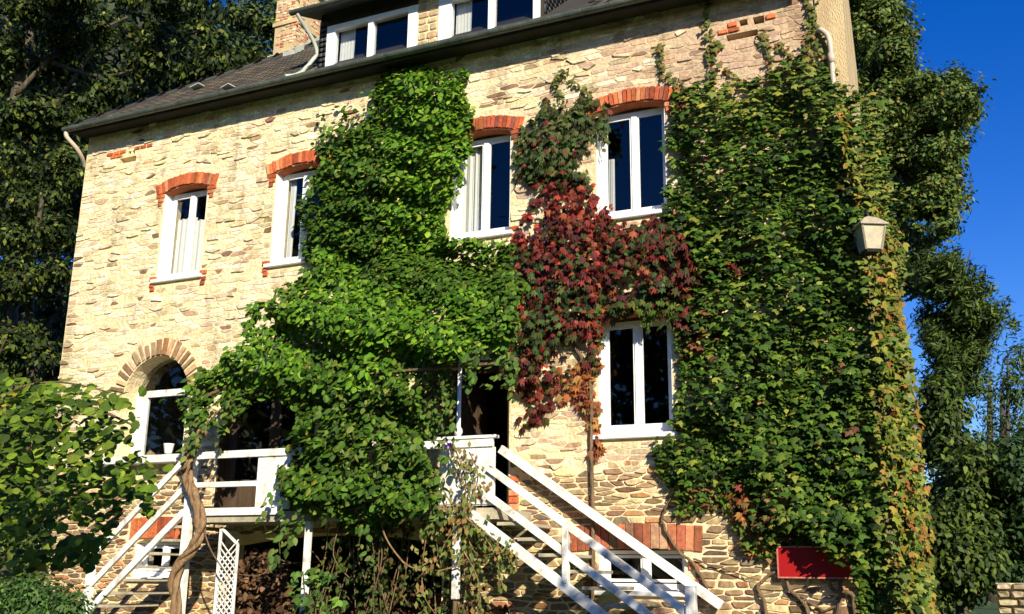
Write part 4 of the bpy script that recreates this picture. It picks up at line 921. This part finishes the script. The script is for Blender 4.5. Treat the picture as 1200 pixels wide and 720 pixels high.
# ---- thin yellowing plant hanging over the white panel
yel = thing('hanging_plant', 'thin yellowing climber trailing over the white panel at the stair head', 'climber', at(520, 640, -1.3))
pts = []
for path in ([(480, 520), (510, 560), (540, 610), (560, 650), (600, 640)], [(530, 520), (545, 560), (540, 600), (520, 640), (500, 670)], [(500, 600), (540, 605), (570, 625), (600, 660)], [(540, 600), (575, 640), (590, 690)], [(520, 600), (500, 630), (495, 690), (510, 720)], [(540, 640), (560, 680), (560, 720)], [(550, 530), (560, 560), (545, 600)]):
    pp = spline([at(x, y, -1.32 + random.uniform(-.08, .05)) for x, y in path], 8); b = MB(); b.tube(pp, [.012 * (1 - .6 * i / len(pp)) for i in range(len(pp))], 5); b.build('stem', 'bark_pale', yel, smooth=True)
    for p in pp:
        for _ in range(4): pts.append(np.array(p) + rng.normal(0, .075, 3))
pts = np.array(pts); n = len(pts); nr, tp = hang(n, (.2, -1, .5), .6)
plant_leaves(yel, BLADE, mk_leaf(BLADE), pts, nr, tp, rng.uniform(.06, .12, n), mixcol([(.22, .22, .05), (.12, .18, .04), (.30, .22, .08), (.30, .14, .05)], [3, 4, 2, 1])(n), 200)
fl = thing('purple_flower', 'small purple flower by the thin white post', 'flower', at(527, 524, -1.3)); p0 = at(527, 523, -1.3); b = MB()
for i in range(6):
    a = i * math.pi / 3; q = p0 + Vector((math.cos(a) * .03, -.01, math.sin(a) * .03)); b.tube([p0, q, q + Vector((math.cos(a) * .02, -.012, math.sin(a) * .02))], [.008, .022, .006], 6)
M['purple'] = surf('purple_petal', [(.3, (.45, .10, .60)), (.7, (.60, .22, .70))], 20, .5); b.build('petals', 'purple', fl, smooth=True)
b = MB(); b.tube([p0, p0 + Vector((.02, .02, -.2))], .006, 5); b.build('flower_stem', 'bark', fl)

# ---- twisted trunk at the left post
wis = thing('twisted_trunk', 'thick peeling twisted climber trunk wound round the left landing post', 'climber', at(205, 760, -1.3))
for ph, r in ((0, .055), (2.2, .045), (4.3, .035)):
    path = [(206, 800), (207, 720), (205, 680), (212, 658), (228, 640), (236, 615), (230, 590), (222, 570), (220, 548), (226, 525), (236, 505)]
    pp = spline([at(x, y, -1.36) for x, y in path], 6); pp = [p + Vector((math.cos(ph + i * .33) * .05, math.sin(ph + i * .33) * .05, 0)) for i, p in enumerate(pp)]
    b = MB(); b.tube(pp, [r * (1 + .15 * math.sin(i * 1.3)) for i in range(len(pp))], 8); b.build('trunk', 'bark_pale', wis, smooth=True)
for path in ([(236, 505), (270, 470), (310, 455)], [(230, 590), (245, 640), (262, 668)]):
    b = MB(); b.tube(spline([at(x, y, -1.35) for x, y in path], 6), .013, 6); b.build('branch', 'bark', wis, smooth=True)

# ---- bright leaves low in front of the landing post
low = thing('low_plant', 'bright leafy plant low in front of the mottled landing post', 'plant', at(372, 760, -1.7))
pl = sample_poly([(338, 690), (345, 672), (365, 662), (385, 668), (402, 695), (400, 735), (345, 735)], 90); pos = at_np(pl[:, 0], pl[:, 1], -1.6 - .35 * rng.random(len(pl))); n = len(pos)
nr, tp = hang(n, (.2, -.8, .9), .5); plant_leaves(low, IVY, m_ivy, pos, nr, tp, rng.uniform(.08, .15, n), mixcol([(.08, .17, .025), (.14, .25, .035), (.05, .11, .018)], [3, 3, 3])(n), 90)
b = MB()
for i in range(5): b.tube(spline([at(372 + i * 4 - 8, 780, -1.75), at(370 + i * 6 - 12, 710, -1.75), at(355 + i * 10, 670, -1.75)]), .01, 5)
b.build('stems', 'bark', low)

# ---- dead leaves and dry stems heaped under the landing
dry = thing('dry_leaf_heap', 'brown heap of dead leaves and dry stems under the landing', 'leaf heap', (-9.0, -.7, -1.6))
def heap(poly, n, y0, y1): pl = sample_poly(poly, n); return at_np(pl[:, 0], pl[:, 1], y0 + (y1 - y0) * rng.random(n))
pos = np.concatenate([heap([(268, 740), (272, 680), (285, 650), (315, 645), (335, 680), (345, 740)], 800, -.7, -.2), heap([(400, 740), (420, 712), (450, 685), (490, 690), (530, 705), (600, 710), (620, 740)], 900, -.2, .5), heap([(345, 740), (350, 700), (400, 715), (400, 740)], 250, -.9, -.3)])
n = len(pos); nr = np.array([.3, -.7, .6])[None] + rng.normal(0, .6, (n, 3)); tp = rng.normal(0, 1, (n, 3))
scatter_mesh('dead_leaves', [OVATE], np.zeros(n, int), frames(nr, tp, rng.uniform(.07, .15, n)), pos, mixcol([(.08, .04, .02), (.13, .068, .034), (.04, .02, .01), (.20, .12, .065)], [3, 3, 3, 1])(n), 'dry_s', dry)
b = MB()
for i in range(60):
    a = pos[rng.integers(n)]; q = [a + rng.normal(0, .18, 3) * k for k in (0, 1, 2)]; b.tube(spline(q, 4), .008, 4)
b.build('dry_stems', 'bark', dry)['kind'] = 'stuff'

# ================================================================== TREES AND SHRUBS
def clump_leaves(clumps, n_per, size, upbias=.5):
    """leaves on the shells of ellipsoid clumps"""
    P_ = []; N_ = []; S_ = []
    for (c, r, k) in clumps:
        n = int(n_per * k); u = rng.normal(0, 1, (n, 3)); u /= np.linalg.norm(u, axis=1, keepdims=True)
        rad = np.where(rng.random(n) < .8, rng.random(n) ** .35, 1 + .45 * rng.random(n))[:, None]; lump = 1 + .22 * np.sin(u[:, :1] * 5 + c[0]) * np.cos(u[:, 2:] * 6 + c[1])
        P_.append(np.array(c)[None] + u * rad * np.array(r)[None] * lump); nn = u + np.array([0, 0, upbias]); N_.append(nn + rng.normal(0, .45, (n, 3))); S_.append(rng.uniform(*size, n))
    return np.concatenate(P_), np.concatenate(N_), np.concatenate(S_)
def tree(name, label, base, trunk, limbs, clumps, n_per, size, colf, cat='tree', tmpl=BLADE, group=None, bark='bark_dark', mat='leafd_s', tipdir=(0, 0, -1), holes=None):
    t = thing(name, label, cat, base, group)
    b = MB(); b.tube(spline(trunk[0], 5), np.interp(np.linspace(0, 1, 5 * (len(trunk[0]) - 1) + 1), np.linspace(0, 1, len(trunk[1])), trunk[1]), 9); tk = b.build('trunk', bark, t, smooth=True)
    for path, r in limbs:
        b = MB(); pp = spline(path, 5); b.tube(pp, [r * (1 - .75 * i / len(pp)) for i in range(len(pp))], 6); b.build('limb', bark, t, smooth=True)
    P_, N_, S_ = clump_leaves(clumps, n_per, size)
    if holes: kp = waves(P_[:, 0], P_[:, 2], 95, holes[0]) + .5 * waves(P_[:, 0], P_[:, 1], 96, holes[0]) + rng.normal(0, .25, len(P_)) > holes[1]; P_, N_, S_ = P_[kp], N_[kp], S_[kp]
    n = len(P_); tp = np.array(tipdir)[None] * .8 + rng.normal(0, .7, (n, 3))
    tint = colf(n) * (.75 + .5 * rng.random((n, 1)))
    scatter_mesh('crown', [tmpl], np.zeros(n, int), frames(N_, tp, S_), P_, tint, mat, t)
    return t
def V3(px, py, Y): return tuple(at(px, py, Y))
def ball(px, py, Y, rpx, flat=.8, k=1.0):
    c = at(px, py, Y); dep = (c - cam.location).dot(AX_F); r = rpx * dep / FPX; return (tuple(c), (r, r, r * flat), k * (rpx / 40) ** 2)
cam.location = (0, CAM_Y, 0)

OLIVE = mixcol([(.034, .058, .009), (.070, .10, .013), (.014, .024, .006), (.16, .18, .022)], [4, 2, 4.4, 1.3])
SHADE_BLACK = mixcol([(.012, .022, .008), (.02, .035, .01), (.03, .05, .014)], [4, 3, 1])  # leaf tints near black: deep shade between the trees put into the colour
DKGRN = mixcol([(.040, .072, .012), (.065, .105, .016), (.10, .14, .02), (.02, .038, .009)], [4, 3, 2, 2.5])
# big tree behind the left end
cl = [ball(x, y, 7 + random.uniform(-2.5, 2), random.uniform(14, 34), .6) for x, y in sample_poly([(-30, -20), (215, -20), (235, 40), (270, 70), (240, 105), (170, 125), (110, 160), (90, 230), (-30, 330)], 70)] + [ball(x, y, 8, r, .7) for x, y, r in ((285, 20, 18), (300, 60, 20), (318, 30, 14), (275, 80, 16))]
gx, gy = at(15, 700, 6.5).x, 6.5
tree('broadleaf_tree', 'huge dark broadleaf tree behind the left end of the roof', (gx, gy, -1.2), ([(gx, gy, -1.2), V3(12, 400, 6.5), V3(14, 150, 6.5), V3(32, 60, 7), V3(60, -60, 7)], [.30, .22, .17, .15, .08]),
     [([V3(14, 200, 6.5), V3(60, 130, 7), V3(110, 60, 7)], .12), ([V3(20, 110, 6.5), V3(70, 60, 7), V3(150, 20, 8)], .1), ([V3(32, 60, 7), V3(120, 90, 7), V3(210, 60, 7)], .09), ([V3(14, 260, 6.5), V3(60, 220, 7), V3(100, 200, 7)], .08)], cl, 1900, (.14, .26), OLIVE, bark='bark_dark', holes=(2.2, -.3))
cl = [ball(x, y, 4 + random.uniform(-1.6, 1.6), random.uniform(14, 28), .65) for x, y in sample_poly([(-20, 180), (92, 170), (85, 260), (70, 340), (62, 420), (-20, 470)], 42)]
b0 = at(40, 700, 4); tree('understorey_tree', 'dark bushy tree close beside the left wall of the house', (b0.x, 4, -1.3), ([(b0.x, 4, -1.3), V3(40, 500, 4), V3(35, 350, 4), V3(50, 230, 4)], [.2, .15, .1, .05]),
     [([V3(36, 450, 4), V3(55, 400, 3.6), V3(62, 440, 3.2)], .03), ([V3(38, 430, 4), V3(10, 380, 3.6), V3(15, 340, 3.4)], .03), ([V3(36, 400, 4), V3(70, 360, 3.8), V3(75, 300, 3.6)], .03)], cl, 1500, (.11, .2), OLIVE)
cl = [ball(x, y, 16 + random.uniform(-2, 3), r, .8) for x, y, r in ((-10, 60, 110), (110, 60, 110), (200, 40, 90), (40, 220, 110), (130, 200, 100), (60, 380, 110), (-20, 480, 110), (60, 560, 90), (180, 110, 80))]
b0 = at(60, 690, 16); tree('broadleaf_tree', 'tree with shade-blackened leaf colours filling the gap behind the big left tree', (b0.x, 16, -1), ([(b0.x, 16, -1), V3(60, 400, 16), V3(70, 100, 16)], [.5, .4, .15]), [([V3(60, 300, 16), V3(120, 200, 16), V3(170, 120, 16)], .15)], cl, 900, (.28, .5), SHADE_BLACK)
cl = [ball(x, y, 18, r, .8) for x, y, r in ((300, 20, 45), (330, 5, 40), (275, 75, 35), (310, 50, 30), (215, 10, 30))]
b0 = at(300, 690, 18); tree('broadleaf_tree', 'lighter leaved tree behind the chimney', (b0.x, 18, -1), ([(b0.x, 18, -1), V3(300, 300, 18), V3(305, 40, 18)], [.4, .3, .1]), [], cl, 1100, (.16, .3), mixcol([(.05, .085, .03), (.08, .12, .04), (.03, .055, .02)], [3, 2, 3]))
# right-hand trees
def balls_in(poly, n, Y, dy, r0, r1, flat=.8):
    return [ball(x, y, Y + random.uniform(-dy, dy), random.uniform(r0, r1), flat) for x, y in sample_poly(poly, n)]
cl = balls_in([(1000, -10), (1052, -10), (1062, 40), (1056, 78), (1105, 85), (1135, 100), (1134, 128), (1112, 160), (1126, 190), (1108, 212), (1122, 236), (1108, 270), (1062, 250), (1020, 160), (1000, 100)], 85, 15, 1.6, 15, 26) + [ball(x, y, 15, r, .85) for x, y, r in ((1035, 30, 30), (1040, 80, 30), (1060, 130, 32), (1105, 112, 30), (1090, 150, 30), (1075, 195, 26), (1112, 180, 18), (1045, 175, 28))] + balls_in([(1030, 215), (1100, 225), (1118, 250), (1112, 300), (1105, 340), (1050, 340)], 26, 15, 1.2, 12, 19) + balls_in([(900, -60), (1010, -60), (1010, 330), (950, 300), (910, 150)], 60, 15.5, 2.2, 18, 30)
PINE = mixcol([(.07, .12, .02), (.10, .15, .026), (.16, .185, .032), (.045, .08, .018), (.17, .14, .03)], [4, 3, 1.8, 2.4, .7])
b0 = at(1040, 690, 15); tree('open_crowned_tree', 'open crowned tree against the sky right of the house corner', (b0.x, 15, -.9), ([(b0.x, 15, -.9), V3(1035, 400, 15), V3(1030, 220, 15), V3(1030, 40, 15)], [.35, .28, .18, .08]),
     [([V3(1032, 240, 15), V3(1065, 210, 15), V3(1110, 190, 15)], .07), ([V3(1031, 200, 15), V3(1060, 160, 15), V3(1105, 110, 15)], .07), ([V3(1033, 280, 15), V3(1075, 250, 15), V3(1112, 250, 15)], .05), ([V3(1060, 160, 15), V3(1100, 150, 14.5), V3(1138, 128, 14.5)], .03), ([V3(1065, 210, 15), V3(1100, 222, 14.6), V3(1132, 205, 14.6)], .03), ([V3(1030, 100, 15), V3(1048, 60, 14.6), V3(1062, 20, 14.6)], .04), ([V3(1035, 320, 15), V3(1070, 300, 14.6), V3(1100, 262, 14.6)], .03)], cl, 3000, (.10, .19), PINE, tipdir=(.2, 0, .3), holes=(3.4, -.36))
cl = balls_in([(1080, 285), (1108, 300), (1145, 335), (1172, 372), (1160, 398), (1148, 420), (1120, 470), (1090, 480), (1085, 380)], 40, 12, .9, 12, 20, 1.0) + [ball(x, y, 12, r, 1.0) for x, y, r in ((1110, 330, 22), (1130, 360, 24), (1150, 385, 20), (1105, 390, 26), (1135, 410, 22), (1110, 440, 26), (1140, 450, 20))] + [ball(x, y, 12, 6, 2.2) for x, y in ((1138, 318), (1178, 360), (1160, 340), (1120, 300), (1186, 380), (1150, 326))]
b0 = at(1110, 690, 12); tree('spiky_shrub_tree', 'dark evergreen with upright spiky shoots beside the ivy', (b0.x, 12, -.9), ([(b0.x, 12, -.9), V3(1108, 500, 12), V3(1112, 340, 12)], [.08, .06, .03]),
     [([V3(1112, 400, 12), V3(1150, 370, 12), V3(1176, 350, 12)], .03), ([V3(1112, 360, 12), V3(1130, 320, 12), V3(1138, 292, 12)], .03), ([V3(1112, 400, 12), V3(1160, 400, 12), V3(1182, 376, 12)], .02)], cl, 3000, (.12, .22), DKGRN, tmpl=NEEDLE, tipdir=(.5, 0, .9))
def col_tree(px, Y, top, w, label):
    cl = [ball(px + random.uniform(-2, 2), y, Y + random.uniform(-.5, .5), w * (.5 + .5 * min(1, (y - top) / 60)), 1.5) for y in range(top, 640, 22)]
    b0 = at(px, 690, Y); tree('columnar_tree', label, (b0.x, Y, -.9), ([(b0.x, Y, -.9), V3(px, 500, Y), V3(px, top, Y)], [.2, .12, .03]), [], cl, 1600, (.14, .28), DKGRN, tmpl=NEEDLE, tipdir=(0, 0, 1))
col_tree(1160, 30, 440, 14, 'slim pointed tree in the gap between the right hand bushes'); col_tree(1175, 34, 445, 12, 'second slim pointed tree, right of the first')
def bush(name, label, blobs, Y, n_per, size, colf, tm=BLADE, extra=()):
    cl = list(extra) + [ball(x, y, Y + random.uniform(-1, 1), r, .85) for x, y, r in blobs]; x0 = sum(b_[0] for b_ in blobs) / len(blobs); b0 = at(x0, 690, Y); z = float(gz(np.array(b0.x), np.array(Y)))
    tree(name, label, (b0.x, Y, z), ([(b0.x, Y, z), V3(x0, 640, Y), V3(x0, min(b_[1] for b_ in blobs), Y)], [.14, .1, .03]), [], cl, n_per, size, colf, cat='bush', tmpl=tm)
bush('bush', 'dark bush low behind the ivy corner', [(1115, 480, 24), (1125, 530, 34), (1115, 590, 40), (1140, 620, 40), (1120, 660, 35), (1130, 570, 35)], 10.5, 1500, (.10, .2), DKGRN, extra=balls_in([(1090, 425), (1125, 450), (1150, 520), (1170, 600), (1165, 700), (1090, 700)], 44, 10.5, 1.2, 16, 26))
bush('bush', 'green bush at the right edge of the picture', [(1190, 590, 34), (1170, 560, 30), (1160, 630, 40), (1200, 640, 40), (1175, 670, 30), (1195, 540, 22)], 11, 1500, (.09, .18), mixcol([(.03, .07, .018), (.05, .10, .022), (.02, .045, .014)], [3, 1.5, 3]), extra=balls_in([(1165, 540), (1215, 500), (1215, 690), (1150, 680)], 26, 11, 1.2, 16, 24))
bush('tree', 'dark feathery tree at the right border above the bushes', [(1200, 420, 26), (1190, 460, 22), (1205, 500, 34), (1196, 540, 30), (1110, 440, 12), (1185, 440, 12)], 20, 1300, (.14, .3), DKGRN, NEEDLE)
# far wood behind everything
cl = []
fw = np.linspace(-60, 60, 46)
for x in fw: cl.append(((x + random.uniform(-1, 1), 62 + random.uniform(-6, 6), 3.2 + random.uniform(-1, 1.5)), (3.2, 3, 3.6), 1.2))
P_, N_, S_ = clump_leaves(cl, 420, (.5, 1.0)); n = len(P_); o = scatter_mesh('far_wood', [BLADE], np.zeros(n, int), frames(N_, rng.normal(0, 1, (n, 3)), S_), P_, DKGRN(n), 'leafd_s', None); tag(o, 'distant dark wood beyond the garden', 'wood')
# stone wall stub at the lower right
ws = thing('garden_wall', 'low pale stone wall stub among the bushes at the lower right', 'wall', at(1185, 712, 9)); bz = gz(np.array(0.), np.array(9.))
Pn = []; it = []
c0 = at(1166, 682, 9); c1 = at(1215, 688, 9)
for row in range(5):
    x = c0.x
    while x < c1.x:
        w = random.uniform(.2, .4); Pn.append((x + w / 2, 9.0, c0.z - .08 - row * .15)); it.append(np.diag([w - .02, .25, .135])); x += w
pieces('stone', st_me, rng.integers(0, 10, len(Pn)), np.array(it), np.array(Pn), mixcol([(.50, .42, .28), (.38, .30, .2)], [2, 1])(len(Pn)), ws)
b = MB(); b.box(c0.x + .01, c1.x + .3, 8.95, 9.35, float(bz) - .1, c0.z - .02); b.build('wall_core', 'mortar', ws)

bush('bush', 'dark bush in the shade between the left wall and the foreground branch', [(10, 480, 40), (50, 500, 36), (20, 550, 45), (60, 580, 40), (10, 620, 45), (50, 650, 35), (-10, 540, 40)], .5, 1300, (.08, .16), DKGRN)
# ---- clipped low shrub at the lower left
cl = [ball(x, y, -2.8 + random.uniform(-.4, .4), r, .8, 1.0) for x, y, r in ((10, 700, 40), (50, 705, 36), (80, 715, 30), (30, 730, 50), (-20, 720, 40))]
b0 = at(40, 760, -2.8); tree('low_shrub', 'low green shrub below the foreground branch', (b0.x, -2.8, -1.6), ([(b0.x, -2.8, -1.6), V3(40, 740, -2.8), V3(40, 700, -2.8)], [.05, .04, .02]), [], cl, 1500, (.05, .1), mixcol([(.05, .11, .02), (.08, .16, .03), (.03, .07, .015)], [3, 2, 3]), cat='shrub')

# ---- foreground shrub with round leaves
fg = thing('foreground_shrub', 'round leaved shrub branch reaching in from the left foreground', 'shrub', (-6.6, -8.6, -1.6))
FGP = [(-30, 420), (15, 440), (60, 440), (108, 450), (140, 455), (165, 490), (158, 520), (178, 545), (185, 580), (178, 602), (150, 590), (140, 605), (128, 640), (110, 662), (60, 660), (-30, 690)]
pl = sample_poly(FGP, 1700); pl = pl[waves(pl[:, 0], pl[:, 1], 88, .07) + rng.normal(0, .3, len(pl)) > -.55]; d = poly_dist(pl, FGP); Y = -8.7 + .9 * rng.random(len(pl)) - .25 * np.clip(d / 40, 0, 1); pos = at_np(pl[:, 0], pl[:, 1], Y)
ex = np.array([(8, 398), (12, 408), (5, 452), (195, 545), (190, 470), (170, 455)]); pos = np.concatenate([pos, at_np(ex[:, 0].astype(float), ex[:, 1].astype(float), np.full(len(ex), -8.7))]); n = len(pos)
nr = np.array([.25, -.55, .9])[None] + rng.normal(0, .38, (n, 3)); tp = np.array([.35, -.35, -.55])[None] + rng.normal(0, .4, (n, 3))
tint = mixcol([(.09, .16, .010), (.15, .23, .014), (.05, .095, .008), (.22, .30, .03)], [4, 3, 3, 1.0])(n); yl = rng.random(n) < .012; tint[yl] = np.array([.38, .26, .03])
plant_leaves(fg, ROUND, mk_leaf(ROUND), pos, nr, tp, rng.uniform(.045, .088, n), tint, 300, key=-pos[:, 1] + .6 * rng.random(n))
b0 = Vector((-6.6, -8.6, -1.6))
for path, r in (([b0, Vector(V3(-40, 620, -8.3)), Vector(V3(20, 540, -8.4)), Vector(V3(90, 480, -8.4)), Vector(V3(160, 500, -8.5))], .022), ([b0, Vector(V3(-30, 600, -8.3)), Vector(V3(60, 580, -8.4)), Vector(V3(130, 570, -8.4)), Vector(V3(180, 585, -8.5))], .018), ([Vector(V3(-30, 600, -8.3)), Vector(V3(40, 610, -8.4)), Vector(V3(110, 640, -8.4))], .014), ([Vector(V3(-40, 560, -8.3)), Vector(V3(0, 470, -8.4)), Vector(V3(60, 448, -8.4)), Vector(V3(130, 460, -8.4))], .014), ([Vector(V3(-40, 560, -8.3)), Vector(V3(-10, 440, -8.4)), Vector(V3(8, 395, -8.4))], .01)):
    b = MB(); pp = spline(path, 6); b.tube(pp, [r * (1 - .7 * i / len(pp)) for i in range(len(pp))], 6); b.build('branch', 'bark', fg, smooth=True)

# ================================================================== WOODED GARDEN ROUND ABOUT (behind and beside the viewer)
cl = []
for i in range(64):
    a = R(-200 + i * 220 / 63)                        # ring of trees, open towards the house; lower where the sun stands
    rad = random.uniform(34, 42); x, y = rad * math.cos(a) - 3, -12 + rad * math.sin(a)
    az = math.degrees(math.atan2(x + 6, -(y))); lowsun = abs(az - 41) < 34
    top = random.uniform(5, 8) if lowsun else random.uniform(15, 21)
    for z in np.arange(1.0, top, 4.0): cl.append(((x + random.uniform(-1.5, 1.5), y + random.uniform(-1.5, 1.5), z), (3.2, 3.2, 2.9), 1.0))
P_, N_, S_ = clump_leaves(cl, 190, (.7, 1.3))
n = len(P_)
o = scatter_mesh('surrounding_wood', [BLADE], np.zeros(n, int), frames(N_, rng.normal(0, 1, (n, 3)), S_), P_, DKGRN(n), 'leafd_s', None)
tag(o, 'dark wood round the garden, mirrored in the window panes', 'wood')

near = [((2.1, -8.6, 4.45), (1.0, .9, .8), 1.0), ((2.9, -9.4, 4.6), (.9, .9, .8), 1.0), ((-1.5, -13.0, 2.72), (.7, .6, .33), .6), ((-2.1, -12.8, 2.6), (.6, .5, .3), .5)]  # last two clumps are added overhead, out of view, to shade the foreground shrub
tree('garden_tree', 'garden tree at the viewer\'s right hand, shading the foot of the stairs', (3.6, -11.0, -1.6), ([(3.6, -11.0, -1.6), (3.5, -11.0, 1.0), (3.2, -10.4, 3.2), (2.9, -9.6, 4.8)], [.16, .13, .09, .03]),
     [([(3.4, -10.8, 2.4), (2.6, -9.4, 3.6), (2.1, -8.6, 4.5)], .05), ([(3.5, -11.0, 1.6), (2.6, -12.4, 3.0), (.6, -13.2, 3.4), (-1.5, -13.0, 2.8), (-2.2, -12.8, 2.6)], .05)], near, 500, (.12, .22), DKGRN)
